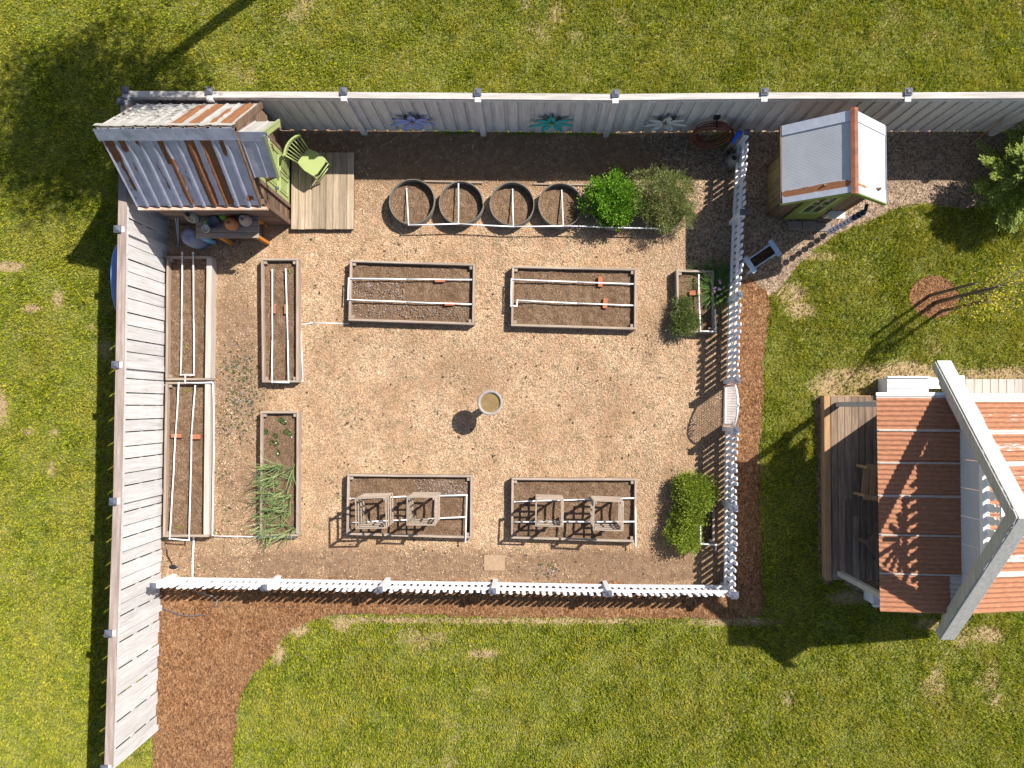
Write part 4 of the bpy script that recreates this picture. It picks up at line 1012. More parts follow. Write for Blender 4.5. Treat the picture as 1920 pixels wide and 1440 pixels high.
# green watering can
c = P(416, 403, Z+.12); root = thing('watering_can', (c.x, c.y, Z), 'small lime green watering can on the potting bench', 'watering can')
MB().lathe((c.x, c.y, Z), [(.06, 0), (.085, .03), (.085, .08), (.05, .125), (.025, .14), (.02, .135), (.018, .1)], 24).build('body', M_['can'], root, smooth=True)
MB().tube([(c.x+.05, c.y, Z+.04), (c.x+.13, c.y+.0, Z+.10), (c.x+.19, c.y+.025, Z+.14)], .015, 8, .009).build('spout', M_['can'], root, smooth=True)
MB().tube([(c.x-.05, c.y, Z+.12), (c.x-.12, c.y+.01, Z+.12), (c.x-.12, c.y, Z+.05), (c.x-.07, c.y, Z+.03)], .010, 8).build('handle', M_['can'], root, smooth=True)
for k, (a, b, lb) in enumerate((((328, 396), (334, 456), 'left of two pale metal stakes leaning at the left end of the bench'), ((333, 396), (335, 462), 'right pale metal stake, with a small foot, at the left end of the bench'))):
    p = P(*b, .03); q = P(*a, .85); mb = MB().tube([p, q], .009, 7)
    if k: mb.box((p.x, p.y, .035), (.09, .02, .02)).box((p.x+.015, p.y+.01, .07), (.05, .05, .08), 0, .1)
    tag(mb.build('metal_stake', M_['stake'], base=(p.x, p.y, 0)), lb, 'stake', 'pale metal stakes by the bench')

# ================================================================== SMALL SHED AT THE RIGHT
SH = thing('garden_hut', (5.25, 4.15, 0), 'small cedar hut with white corrugated roof and olive green door', 'shed')
t = NT('roof_polycarbonate'); v = t.coord((1, 60, 1)); f = t.noise(t.coord((1, 1, 1)), 1.5, 5, .6); wv = t.n('ShaderNodeTexWave'); wv.bands_direction = 'Y'; wv.inputs['Scale'].default_value = 13; t.l(t.coord((1, 1, 1)), wv.inputs['Vector'])
col = t.ramp(f, [(.3, (.40, .41, .43)), (.7, (.48, .49, .50))]); t.bump(wv.outputs['Fac'], .25, .01); M_['poly'] = t.done(col, .45)
M_['edge'] = streaks((.58, .59, .64), (.44, .46, .53), (.36, .15, .06), (.24, .09, .04), metal=.1)
HL, HRi, HR, HS, HN, HE, HZ = 4.32, 5.25, 6.08, 3.47, 4.80, 2.0, 2.85
def huts(a, b, name, mat, y0, y1, z=0, rust=None, n=2, tk=.02):
    return metal_sheet(name, (b[0], y0, b[1]+z), (b[0], y1, b[1]+z), (a[0], y0, a[1]+z), (a[0], y1, a[1]+z), np.linspace(0, 1, n), np.zeros(n), 30, mat, rust or boxes_attr([]), SH, tk, jit=.004)
for (a, b) in (((HL, HE), (HRi, HZ)), ((HR, HE), (HRi, HZ))):
    left = a[0] == HL
    k = 34; nn_ = huts(a, b, 'roof', M_['poly'], HS+.02, HN-.02, 0, n=20)
    huts(a, b, 'edge_flashing', M_['edge'], HS, HS+.10, .035, n=5)
    huts(a, b, 'edge_flashing', M_['edge'], HS+.10, HS+.22, .022, boxes_attr([(0, 1, .05, 1, .95)] if left else [(.1, .6, .05, .4, .7)], .1), n=5)
    huts(a, b, 'edge_flashing', M_['edge'], HN-.16, HN+.01, .024, n=5)
for yy, sg in ((HS-.003, 1),):
    for (a, b) in (((HL, HE), (HRi, HZ)), ((HR, HE), (HRi, HZ))):
        MB().beam((a[0], yy, a[1]-.03), (b[0], yy, b[1]-.03), .03, .08).build('bargeboard', M_['dgreen'], SH)
rc = MB(); rc.slab([(HRi, HS-.03, HZ+.045), (HRi+.065, HS-.03, HZ+.015), (HRi+.065, HN+.04, HZ+.015), (HRi, HN+.04, HZ+.045)], .012); rc.slab([(HRi-.055, HS-.03, HZ+.01), (HRi, HS-.03, HZ+.045), (HRi, HN+.04, HZ+.045), (HRi-.055, HN+.04, HZ+.01)], .012)
rc.build('ridge_cap', m_plain('rusty_ridge', (.30, .115, .06), (.15, .06, .035), 6, .8, .2), SH)
for xx in (HR+.01, HL-.005): MB().beam((xx, HS, HE-.03), (xx, HN, HE-.03), .03, .07).build('edge_trim', M_['capm'] if xx > 5 else M_['siding'], SH)
wx0, wx1, wy0, wy1 = 4.62, 5.90, 3.66, 4.68
hw = MB(); nb = 9
for k in range(nb):
    y_ = wy0+(k+.5)*(wy1-wy0)/nb; hw.box((wx0, y_, 1.06), (.03, (wy1-wy0)/nb-.006, 2.08))
hw.build('wall', M_['cedar'], SH)
MB().box((wx0-.012, wy0+.03, 1.08), (.05, .07, 2.12)).box((wx0-.012, wy1-.03, 1.08), (.05, .07, 2.12)).build('corner_trim', M_['siding'], SH)
fw = MB(); nb = 11
for k in range(nb):
    x_ = wx0+(k+.5)*(wx1-wx0)/nb
    if 4.86 < x_ < 5.52: continue
    fw.box((x_, wy0, 1.1+.1), ((wx1-wx0)/nb-.005, .03, 2.2+.25*(1-abs(x_-5.25)/.6)))
fw.box((5.19, wy0, 2.35), (.66, .028, .42)); fw.build('wall', M_['siding'], SH)
bw = MB(); bw.box(((wx0+wx1)/2, wy1, 1.1), (wx1-wx0-.04, .03, 2.2)); bw.build('wall', M_['siding'], SH)
MB().box((wx1, (wy0+wy1)/2, 1.08), (.03, wy1-wy0-.04, 2.1)).build('wall', M_['siding'], SH)
dd = MB(); dxa, dxb = 4.88, 5.50; ys = wy0-.03
for (a, b, c_, d_) in ((dxa, dxa+.11, .06, 2.08), (dxb-.11, dxb, .06, 2.08), (dxa+.11, dxb-.11, .06, .62), (dxa+.11, dxb-.11, 1.9, 2.08)): dd.box(((a+b)/2, ys, (c_+d_)/2), (b-a, .04, d_-c_))
dd = dd.build('door', M_['dgreen'], SH)
wf = MB(); 
for (a, b, c_, d_) in ((dxa+.11, dxa+.15, .62, 1.9), (dxb-.15, dxb-.11, .62, 1.9), (dxa+.15, dxb-.15, .62, .67), (dxa+.15, dxb-.15, 1.85, 1.9), (5.18, 5.20, .67, 1.85), (dxa+.15, dxb-.15, 1.25, 1.27)): wf.box(((a+b)/2, ys-.012, (c_+d_)/2), (b-a, .03, d_-c_))
wf.build('window_frame', M_['green'], dd)
MB().box(((dxa+dxb)/2, ys+.005, 1.26), (dxb-dxa-.28, .008, 1.2)).build('pane', M_['glass'], dd)
MB().tube([(dxb-.04, ys-.03, 1.1), (dxb-.04, ys-.07, 1.1), (dxb-.04, ys-.07, .95), (dxb-.04, ys-.03, .95)], .01, 6).build('handle', M_['dark'], dd)
MB().box((5.72, wy0-.09, .62), (.30, .14, .04)).box((5.72, wy0-.06, .45), (.28, .05, .36)).build('shelf', M_['cream'], SH)
for k, (a, b) in enumerate(((1490, 423), (1518, 423), (1545, 426))):
    p = P(a, b, .02); tag(MB().box((p.x, p.y, .022), (.27, .17, .03), random.uniform(-.03, .03)).build('paver', M_['dslab'], base=(p.x, p.y, 0), bevel=.006),
        ('grey paver at the hinge side of the hut door', 'middle grey paver in front of the hut door', 'grey paver nearest the rain chain')[k], 'paver', 'pavers at the hut door')
# rain chain of dark cups
bx_, by_ = P2(1552, 437, 0); rch = thing('rain_chain', (bx_, by_, 0), 'dark rain chain of cups hanging from the front corner of the hut roof', 'rain chain')
MB().tube([(bx_, by_, .02), (bx_, by_, 1.95)], .005, 6).build('chain', M_['dark'], rch)
MB().beam((bx_, by_, 1.95), (bx_+.02, HS, 1.98), .05, .04).build('bracket', M_['dark'], rch)
cup = None
for k in range(10):
    z = .10+.185*k
    if cup is None: cup = MB().lathe((bx_, by_, z), [(.02, 0), (.052, .02), (.058, .062), (.05, .062), (.012, .012)], 16).build('cup', M_['slate'], rch, smooth=True)
    else: c2 = cup.copy(); link(c2); c2.parent = rch; c2.location = (random.uniform(-.004, .004), 0, z-.10)
# white frame planter on legs
c = P(1429, 481, .5); wp = thing('planter_stand', (c.x, c.y, 0), 'pale blue-white wooden planter stand with dark compost beside the picket fence', 'planter'); an = R(34)
f = Vector((math.cos(an), math.sin(an), 0)); s = Vector((-f.y, f.x, 0)); C0 = Vector((c.x, c.y, 0)); q = MB()
for sg in (-1, 1): q.beam(C0+f*-.27+s*(.10*sg)+Vector((0, 0, .47)), C0+f*.27+s*(.10*sg)+Vector((0, 0, .47)), .022, .12)
q.build('side_board', M_['bin'], wp)
for sg in (-1, 1):
    MB().beam(C0+f*(.28*sg)+s*-.17+Vector((0, 0, .52)), C0+f*(.28*sg)+s*.17+Vector((0, 0, .52)), .09, .03).build('end_cap', M_['bin'], wp)
    for s2 in (-1, 1): MB().beam(C0+f*(.26*sg)+s*(.10*s2)+Vector((0, 0, .5)), C0+f*(.28*sg)+s*(.12*s2), .04, .04, f).build('leg', M_['bin'], wp)
MB().box((c.x, c.y, .42), (.52, .18, .02), an).build('compost', M_['compost'], wp)

# ================================================================== PLAYHOUSE WITH PORCH AT THE RIGHT
PH = thing('playhouse', (6.9, -1.5, 0), 'white gabled playhouse with low rusty corrugated porch roofs', 'playhouse')
WX = 6.82; YN, YS, YM = .19, -3.26, -1.49
def corr(pitch, W, amp=.011, k=6):
    n = int(W/pitch*k); u = np.linspace(0, 1, n); return u, amp*np.cos(u*W/pitch*2*np.pi)
seams = [(763-a)*(1-2.9/17.5)/97.14*1.006 for a in (806, 866, 927, 999, 1070)]
def wr(u, v):
    y_ = YN+(YS-YN)*u; t = np.full(len(u), 1.1)
    for s0 in seams: t = np.where(np.abs(y_-s0) < .016, .05, t)
    t = np.where((y_ < seams[-1]) & (v < .16), .0, t); t = np.where(u < .012, .2, t)
    return t
u, h = corr(.078, YN-YS)
metal_sheet('roof', (WX, YN, 3.0), (WX, YS, 3.0), (5.575, YN+.0, 2.84), (5.60, YS, 2.84), u, h, 26, M_['rusty'], wr, PH, jit=.006)
for s0 in seams: MB().beam((WX-.02, s0, 3.018), (5.60, s0, 2.858), .024, .012).build('roof_batten', M_['gable_lit'] if False else M_['pale_y'], PH)
MB().beam((WX, YN+.02, 2.99), (5.57, YN+.02, 2.83), .05, .035).build('edge_flashing', M_['white'], PH)
def er(u, v):
    y_ = YN+(YS-YN)*u; t = .92+.0*v
    for s0 in seams: t = np.where(np.abs(y_-s0) < .035, .1, t)
    t = t-.42*np.exp(-((y_-seams[0]+.25)/.10)**2)-.30*np.exp(-((y_-seams[1]+.2)/.2)**2)-.45*np.exp(-((y_-seams[4]-.25)/.12)**2)-.25*np.exp(-((y_-YN+.3)/.2)**2)
    t = np.where(u < .02, -.2, t); return t
metal_sheet('roof', (WX+.10, YN-.03, 2.98), (WX+.10, YS, 2.98), (9.2, YN-.03, 2.50), (9.2, YS, 2.50), u, h, 40, M_['rusty'], er, PH, jit=.006)
MB().beam((WX+.1, YN+.0, 2.98), (9.2, YN+.0, 2.50), .05, .03).build('edge_flashing', M_['white'], PH)
# gable wall
top_z = lambda y_: 5.1-abs(y_-YM)*1.074
gw = MB(); h0 = 1.50
zs = [2.42+.0, 3.80]
nb = 9; half = lambda z: (5.0-z)/1.074
ys_ = np.linspace(-2.0, 2.0, nb+1)
for k in range(nb):
    a, b = YM+ys_[k], YM+ys_[k+1]; ta = min(3.8, top_z(a)-.03); tb = min(3.8, top_z(b)-.03)
    if max(ta, tb) < 2.6: continue
    m_ = (a+b)/2; tm = min(3.8, top_z(m_)-.03); ta = max(ta, 2.5); tb = max(tb, 2.5); tm = max(tm, 2.5)
    g0, g1 = a+.006, b-.006
    gw.add([(WX, g0, 2.45), (WX, g1, 2.45), (WX, g1, tb), (WX, m_, tm), (WX, g0, ta), (WX+.05, g0, 2.45), (WX+.05, g1, 2.45), (WX+.05, g1, tb), (WX+.05, m_, tm), (WX+.05, g0, ta)],
           [(0, 4, 3, 2, 1), (5, 6, 7, 8, 9), (0, 1, 6, 5), (1, 2, 7, 6), (2, 3, 8, 7), (3, 4, 9, 8), (4, 0, 5, 9)])
gw.build('gable_wall', M_['wall'], PH)
for yy, (a, b) in (('w', (0, 0)),):
    lw = MB().box((WX+.02, -.72, 1.35), (.05, 1.5, 2.2)).box((WX+.02, -2.45, 1.35), (.05, 1.3, 2.2)).box((WX+.02, -1.63, 2.27), (.05, .36, .36)); lw.build('wall', M_['wall'], PH)
MB().box((8.0, .06, 1.35), (2.2, .05, 2.2)).build('wall', M_['wall'], PH); MB().box((8.0, -3.12, 1.35), (2.2, .05, 2.2)).build('wall', M_['wall'], PH); MB().box((9.1, -1.53, 1.3), (.05, 3.1, 2.1)).build('wall', M_['wall'], PH)
dr = MB().box((WX-.01, -1.63, 1.16), (.04, .33, 1.8)).build('door', M_['white'], PH)
# trim rail above the wall, fretwork pickets, sunburst
MB().box((WX-.03, YM, 3.78), (.07, 2.16, .10)).build('rail', M_['white'], PH)
MB().box((WX+.02, YM, 4.22), (.05, 1.34, .05)).build('rail', M_['white'], PH)
for k in range(11):
    y_ = YM+(-.94+.188*k); zt = min(4.18, top_z(y_)-.22)
    if zt < 3.95: continue
    pts = [(-.062, 3.84), (.062, 3.84), (.062, zt-.14), (.03, zt-.10), (.055, zt-.05), (.0, zt), (-.055, zt-.05), (-.03, zt-.10), (-.062, zt-.14)]; m = len(pts)
    MB().add([(WX-.01, y_+a, z) for a, z in pts]+[(WX+.015, y_+a, z) for a, z in pts], [tuple(range(m))[::-1], tuple(range(m, 2*m))]+[(i, (i+1) % m, m+(i+1) % m, m+i) for i in range(m)]).build('fretwork_picket', M_['white'], PH)
for k in range(7):
    a = math.pi*(k+.5)/7; L = .56 if 2 <= k <= 4 else .48; c0 = Vector((WX+.02, YM, 4.25)); e = c0+Vector((0, math.cos(a)*L, math.sin(a)*L*.98))
    L2 = min(L, .62); zt = top_z(e.y)-.16
    if e.z > zt: e = c0+(e-c0)*max(.3, (zt-c0.z)/max(.01, e.z-c0.z))
    MB().beam(c0+(e-c0)*.18, e, .022, .075, Vector((0, -math.sin(a), math.cos(a)))).build('sunburst_ray', M_['white'], PH)
# plank cap roof on the gable
FX = 6.60
for sg in (1, -1):
    yt = YM+sg*2.235; zt = 2.70; ap = Vector((0, YM, 5.1)); tl = Vector((0, yt, zt)); dirv = (tl-ap).normalized()
    nrm_ = Vector((0, sg*.73, .68)) 
    def bd(x0, x1, drop, th, mat, nm, ext=0.0):
        mb = MB(); x0 += .003*(sg < 0); x1 += .003*(sg < 0); th += .002*(sg < 0); x = (x0+x1)/2; a = Vector((x, ap.y, ap.z))-nrm_*drop; b = Vector((x, tl.y, tl.z))-nrm_*drop+dirv*ext
        mb.beam(a, b, abs(x1-x0), th, nrm_); return mb.build(nm, mat, PH, bevel=.004)
    bd(FX, FX+.23, .0, .03, M_['gable_lit'] if sg == 1 else M_['gable'], 'gable_cap')  # sun-facing slope coloured paler, the other greyer: light and shade in the colour
    bd(FX-.028, FX-.002, .08, .14, M_['gable'], 'rake_board')
    bd(FX-.010, FX+.012, .185, .07, M_['gable'], 'rake_board', -.3)
# porch posts and beams
for yy in (.05, -3.12): MB().box((5.83, yy, 1.56), (.09, .09, 2.55)).build('post', M_['gable'], PH)
MB().beam((5.83, .12, 2.78), (5.83, -3.19, 2.78), .08, .12).build('beam', M_['gable'], PH)
pd = MB(); n = 9; x0, x1 = 5.70, 6.86; w = (x1-x0)/n
for k in range(n):
    cuts = sorted([.21, -3.25]+[random.uniform(-2.6, -.6) for _ in range(1)])
    for a, b in zip(cuts[:-1], cuts[1:]): pd.box((x0+(k+.5)*w, (a+b)/2, .235), (w-.008, b-a-.006, .035))
pd.build('deck_boards', M_['pdeck_y'], PH)
MB().beam((5.63, .22, .24), (5.63, -3.26, .24), .115, .045).build('deck_rim', M_['tan_y'], PH, bevel=.004)
MB().beam((5.60, .22, .11), (5.60, -3.24, .11), .04, .21).beam((5.62, .20, .11), (6.8, .20, .11), .04, .20).beam((5.62, -3.23, .11), (6.8, -3.23, .11), .04, .20).build('deck_skirt', M_['orange'] if False else M_['tan_y'], PH)
pd = MB(); n = 12; x0, x1 = 8.14, 9.50; w = .152
for k in range(9): pd.box((8.16+k*w, .30, .235), (w-.010, .46, .035))
pd.build('deck_boards', M_['pale_y'], PH)
# white bench by the north wall, similar one on the south
def wbench(x0, x1, y0, y1, z, label):
    b = thing('white_bench', ((x0+x1)/2, (y0+y1)/2, 0), label, 'bench'); q = MB(); n = 3; w = (y1-y0)/n
    for k in range(n): q.box(((x0+x1)/2, y0+(k+.5)*w, z), (x1-x0, w-.008, .03))
    q.build('seat', M_['wall'], b)
    for xx in (x0+.05, (x0+x1)/2, x1-.05):
        MB().box((xx, (y0+y1)/2, z/2-.01), (.06, y1-y0-.02, z-.03)).build('leg', M_['white'], b)
    MB().box(((x0+x1)/2, y1+.0 if y1 > 0 else y0, z+.02), (x1-x0+.02, .03, .10)).build('front_board', M_['picket'], b)
wbench(6.66, 7.42, .24, .56, .50, 'grey white slatted bench tucked under the rear edge of the porch roof')
tag(MB().box((7.62, .45, .36), (.42, .20, .05)).box((7.62, .45, .18), (.34, .14, .32)).build('white_step', M_['white'], base=(7.62, .45, 0)), 'white box step under the rear tail of the gable', 'step')
tag(MB().box((8.02, .48, .36), (.26, .22, .05)).box((8.02, .48, .18), (.20, .16, .32)).build('white_step', M_['white'], base=(8.02, .48, 0)), 'white block between the gable tail and the pale planks', 'step')
wbench(6.35, 7.05, -3.66, -3.40, .55, 'grey bench at the front side of the playhouse below the roof edge')
tag(MB().box((7.3, -3.62, .3), (.26, .2, .6)).build('white_step', M_['white'], base=(7.3, -3.62, 0), bevel=.01), 'small white block under the front tail of the gable', 'step')
def armchair(c, an, mat, label):
    root = thing('porch_chair', c, label, 'chair'); f = Vector((math.cos(an), math.sin(an), 0)); s = Vector((-f.y, f.x, 0)); C = Vector(c)
    def L(a, b, z): return C+f*a+s*b+Vector((0, 0, z))
    q = MB()
    for k in range(4): q.beam(L(-.2+.13*k, -.24, .40), L(-.2+.13*k, .24, .40), .11, .02)
    q.build('seat', mat, root); q = MB()
    for k in range(4): q.beam(L(-.24, -.2+.135*k, .42), L(-.36, -.2+.135*k, .88), .10, .02, f)
    q.build('backrest', mat, root)
    for b in (-.28, .28): MB().beam(L(-.3, b, .60), L(.28, b, .62), .09, .022).build('armrest', mat, root)
    for a in (-.22, .22):
        for b in (-.26, .26): MB().beam(L(a, b, 0), L(a, b, .6), .05, .05, f).build('leg', mat, root)
armchair((6.38, -1.38, .255), math.pi-.1, M_['tan_y'], 'pale wooden porch chair with one arm showing past the rusty roof')
armchair((6.50, -2.52, .255), math.pi+.7, M_['siding'], 'dark wooden porch chair, only its corner showing past the rusty roof')

# blue kiddie pool leaning outside the left fence
c = Vector((-7.47, (P(208, 522, .9)).y, .74)); tl = Matrix.Rotation(R(-80), 3, 'Y')
tag(MB().lathe(c, [(.001, -.02), (.55, -.02), (.62, .02), (.66, .12), (.69, .14), (.67, .16), (.63, .13), (.58, .0), (.001, .0)], 48, tl).build('paddling_pool', M_['pool'], smooth=True, base=(c.x, c.y, 0)), 'round blue paddling pool leaning against the outside of the left fence', 'paddling pool')
# ================================================================== PLANTS
def leaf_mesh(name, pts, dirs, nrm, L, W, mat, parent, fold=.25, seed=0):
    g = np.random.default_rng(seed+500); k = len(pts); d = dirs/np.linalg.norm(dirs, axis=1)[:, None]
    s = np.cross(d, nrm); s /= (np.linalg.norm(s, axis=1)[:, None]+1e-9); n = np.cross(s, d)
    l = (L*g.uniform(.65, 1.2, k))[:, None]; w = (W*g.uniform(.7, 1.2, k))[:, None]/2
    V = np.stack([pts, pts+d*l*.45+s*w+n*w*fold, pts+d*l, pts+d*l*.45-s*w+n*w*fold], 1)
    b = 4*np.arange(k)[:, None]
    F3 = np.concatenate([b+np.array([[0, 1, 2]]), b+np.array([[0, 2, 3]])], 0)
    return np_mesh(name, V.reshape(-1, 3), F3, mat, parent=parent)
def lumps(c, rad, n, g, lump=.25, flat=0):
    """centres of leaf clusters over/in an ellipsoid dome"""
    u = g.normal(size=(n, 3)); u /= np.linalg.norm(u, axis=1)[:, None]; u[:, 2] = np.abs(u[:, 2])*.9-.05
    r = g.uniform(.35, 1.12, n)**.6; return np.array(c)+u*np.array(rad)*r[:, None], u
def bush(name, label, cat, c, rad, ncl, nleaf, L, W, mat, upb=.3, spread=.09, seed=1, stem=True, extra=(), z0=.12):
    g = np.random.default_rng(seed); root = thing(name, (c[0], c[1], z0), label, cat); P_, D_, N_ = [], [], []
    for cc, rr, w in [(c, rad, 1.0)]+list(extra):
        C, U = lumps((cc[0], cc[1], cc[2]), rr, int(ncl*w), g)
        # uneven outline: push clusters in and out by noise of direction
        ns = fbm(U[:, 0]*2+seed*3, U[:, 1]*2+U[:, 2]*2, .7, seed, 3); C = np.array(cc)+(C-np.array(cc))*(.42+1.15*ns)[:, None]
        i = np.repeat(np.arange(len(C)), nleaf); off = g.normal(size=(len(i), 3))*spread*g.uniform(.6, 1.2, len(C))[i][:, None]
        P_.append(C[i]+off); d = U[i]*.7+off/spread*.7+np.array([0, 0, upb]); D_.append(d); N_.append(U[i]+g.normal(size=(len(i), 3))*.5+np.array([0, 0, .4]))
    P0 = np.concatenate(P_); P0[:, 2] = np.maximum(P0[:, 2], z0+.01)
    leaf_mesh('foliage', P0, np.concatenate(D_), np.concatenate(N_), L, W, mat, root, seed=seed)
    if stem:
        mb = MB()
        for k in range(9):
            a = 6.28*k/9; mb.tube([(c[0], c[1], z0), (c[0]+rad[0]*.35*math.cos(a), c[1]+rad[1]*.35*math.sin(a), c[2]), (c[0]+rad[0]*.7*math.cos(a), c[1]+rad[1]*.7*math.sin(a), c[2]+rad[2]*.45)], .012, 5, .004)
        mb.build('stems', M_['bark'], root)
    return root
M_['leafA'] = m_leaf('bright_leaf', (.06, .15, .008), (.17, .34, .02), (.34, .52, .06), patch=(6, (.07, .22, .01), .5))
M_['leafB'] = m_leaf('olive_leaf', (.15, .18, .045), (.32, .35, .11), (.52, .54, .24), patch=(5, (.12, .16, .04), .6))
M_['leafC'] = m_leaf('herb_leaf', (.12, .18, .014), (.28, .37, .035), (.46, .53, .09), patch=(4, (.20, .24, .03), .7))
M_['leafD'] = m_leaf('grey_herb_leaf', (.10, .14, .04), (.22, .28, .08), (.38, .44, .16), patch=(8, (.08, .13, .02), .6))
M_['onion'] = m_leaf('onion_leaf', (.07, .13, .05), (.15, .22, .09), (.30, .36, .13), trans=.2, rough=.4)
M_['chive'] = m_leaf('chive_leaf', (.03, .09, .015), (.08, .16, .03), (.20, .28, .07), trans=.2)
M_['cedarleaf'] = m_leaf('cedar_frond', (.07, .12, .015), (.18, .25, .035), (.46, .50, .11), trans=.3)
M_['yleaf'] = m_leaf('yellow_leaf', (.30, .34, .02), (.56, .50, .03), (.78, .56, .05), trans=.4)
M_['tleaf'] = m_leaf('tree_leaf', (.04, .08, .01), (.07, .13, .02), (.13, .20, .03))
M_['flower'] = m_leaf('chive_flower', (.30, .16, .36), (.50, .32, .55), (.68, .52, .70), trans=.2)
c = P(1152, 372, .62); bush('leafy_bush', 'dense bright green leafy bush growing in a round planter', 'bush', (c.x, c.y, .32), (.46, .47, .50), 560, 26, .042, .03, M_['leafA'], .5, .045, 3, z0=.15)
c = P(1248, 372, .62); bush('rosemary_bush', 'feathery olive green shrub spilling over the last round planter', 'bush', (c.x, c.y, .30), (.52, .56, .55), 330, 46, .065, .011, M_['leafB'], .9, .045, 4, z0=.15)
c = P(1302, 930, .4); c2 = P(1283, 995, .4); bush('herb_mound', 'large bright green herb mound overflowing the bed at the lower picket fence', 'bush', (c.x, c.y, .22), (.34, .32, .42), 420, 24, .032, .024, M_['leafC'], .5, .045, 5, extra=[((c2.x, c2.y, .2), (.30, .38, .38), .9), ((c2.x+.10, c2.y+.33, .2), (.3, .3, .42), .6), ((c.x+.18, c.y+.08, .2), (.26, .3, .36), .5), ((c.x-.14, c.y+.2, .2), (.22, .2, .34), .4), ((c2.x+.12, c2.y-.14, .2), (.2, .24, .3), .4)], z0=.13)
c = P(1283, 603, .3); c2 = P(1280, 575, .3); bush('lavender_clump', 'grey green herb clump hanging over the corner of the chive bed', 'bush', (c.x, c.y, .2), (.25, .24, .3), 240, 24, .045, .012, M_['leafD'], .7, .04, 6, extra=[((c2.x, c2.y, .18), (.17, .2, .22), .5)], z0=.13)

def long_blades(name, roots, dirs, L, W, droop, mat, parent, seed=0, nseg=5):
    g = np.random.default_rng(seed); k = len(roots); l = L*g.uniform(.6, 1.15, k); w = W*g.uniform(.7, 1.2, k); VV = []
    s = np.cross(dirs, [0, 0, 1.0]); s += g.normal(size=s.shape)*.3; s /= np.linalg.norm(s, axis=1)[:, None]
    p = roots.copy(); d = dirs/np.linalg.norm(dirs, axis=1)[:, None]; dr = droop*g.uniform(.3, 1.6, k)
    for i in range(nseg+1):
        t = i/nseg; ww = (w*(1-t**2*.9)/2)[:, None]; VV += [p-s*ww, p+s*ww]
        p = p+d*(l/nseg)[:, None]; d = d-np.array([0, 0, 1.0])*(dr/nseg)[:, None]; d /= np.linalg.norm(d, axis=1)[:, None]; p[:, 2] = np.maximum(p[:, 2], .02)
    V = np.stack(VV, 1); b = (2*(nseg+1))*np.arange(k)[:, None, None]; F4 = np.concatenate([b+np.array([[2*i, 2*i+1, 2*i+3, 2*i+2]])[None] for i in range(nseg)], 1).reshape(-1, 4)
    return np_mesh(name, V.reshape(-1, 3), F4, mat, parent=parent)
# green onions: plants one can tell apart
g = np.random.default_rng(9); k = 0
rowsx = (500, 515, 531, 547)
oid = 0
onion_rows = ('in the left row', 'in the second row from the left', 'in the third row from the left', 'in the right row')
for ri, rx in enumerate(rowsx):
    for ci in range(9):
        a = rx+g.uniform(-4, 4); b = 874+ci*15.5+g.uniform(-4, 4)+(6 if ri % 2 else 0)
        if ri == 3 and ci in (2, 6): continue
        c = P(a, b, SOIL_Z); n = int(g.integers(7, 12)); root_pos = np.tile([[c.x, c.y, SOIL_Z]], (n, 1))+g.normal(size=(n, 3))*np.array([.012, .012, 0])
        dv = g.normal(size=(n, 3))*.42+np.array([-.45, -.22, 1.15]); dv[:, 2] = np.abs(dv[:, 2])+.1
        o = long_blades('onion_plant', root_pos, dv, .52, .016, 1.5, M_['onion'], None, int(a*7+b)); o.location = (0, 0, 0)
        tag(o, 'green onion plant with long arching leaves in the narrow bed at the front left', 'onion plant', 'green onion plants in the narrow bed'); oid += 1
# chives with purple flowers
for i, (a, b, r_, lb) in enumerate(((1345, 545, .26, 'tall dark chive clump with purple flowers against the picket fence'), (1318, 520, .17, 'smaller green chive clump at the back of the small bed'), (1350, 515, .18, 'dark leafy clump in the shade between small bed and picket fence'))):
    c = P(a, b, .15); g = np.random.default_rng(20+i); root = thing('chive_clump', (c.x, c.y, .02), lb, 'plant'); n = (420, 200, 240)[i]
    an = g.uniform(0, 6.28, n); rr = g.uniform(0, .13, n); rt = np.stack([c.x+rr*np.cos(an), c.y+rr*np.sin(an), np.full(n, .03)], 1); dv = np.stack([np.cos(an)*.75, np.sin(an)*.75, g.uniform(.5, 1.6, n)], 1)
    long_blades('leaves', rt, dv, (.52, .38, .38)[i], .009, 1.3, M_['chive'], root, 30+i)
    if i == 0:
        fp = []
        for k in range(16):
            a_ = g.uniform(0, 6.28); q = g.uniform(.02, .18); fp.append((c.x+q*math.cos(a_), c.y+q*math.sin(a_), g.uniform(.36, .46)))
        for q in fp[:16]:
            u = g.normal(size=(26, 3)); u /= np.linalg.norm(u, axis=1)[:, None]; leaf_mesh('flower_head', np.array(q)+u*.004, u, g.normal(size=(26, 3)), .022, .008, M_['flower'], root)
# strawberry plants and seedlings
def rosette(a, b, z, r, n, mat, name, label, cat, grp, seed, flower=0):
    c = P(a, b, z); g = np.random.default_rng(seed); an = g.uniform(0, 6.28, n); d = np.stack([np.cos(an), np.sin(an), g.uniform(.2, .9, n)], 1); p = np.tile([[c.x, c.y, z]], (n, 1))+d*r*g.uniform(0, .6, n)[:, None]
    rt = thing(name, (c.x, c.y, z), label, cat, grp); leaf_mesh('leaves', p, d, np.tile([[0, 0, 1.]], (n, 1))+g.normal(size=(n, 3))*.3, r*.75, r*.5, mat, rt, seed=seed)
    if flower:
        an = g.uniform(0, 6.28, flower*5); q = np.repeat(g.normal(size=(flower, 3))*np.array([r*.5, r*.5, .005])+np.array([c.x, c.y, z+r*.9]), 5, 0)
        leaf_mesh('petals', q, np.stack([np.cos(an), np.sin(an), np.full(len(an), .2)], 1), np.tile([[0, 0, 1.]], (len(an), 1)), .018, .013, M_['petal'] if cat == 'weed' else M_['white'], rt)
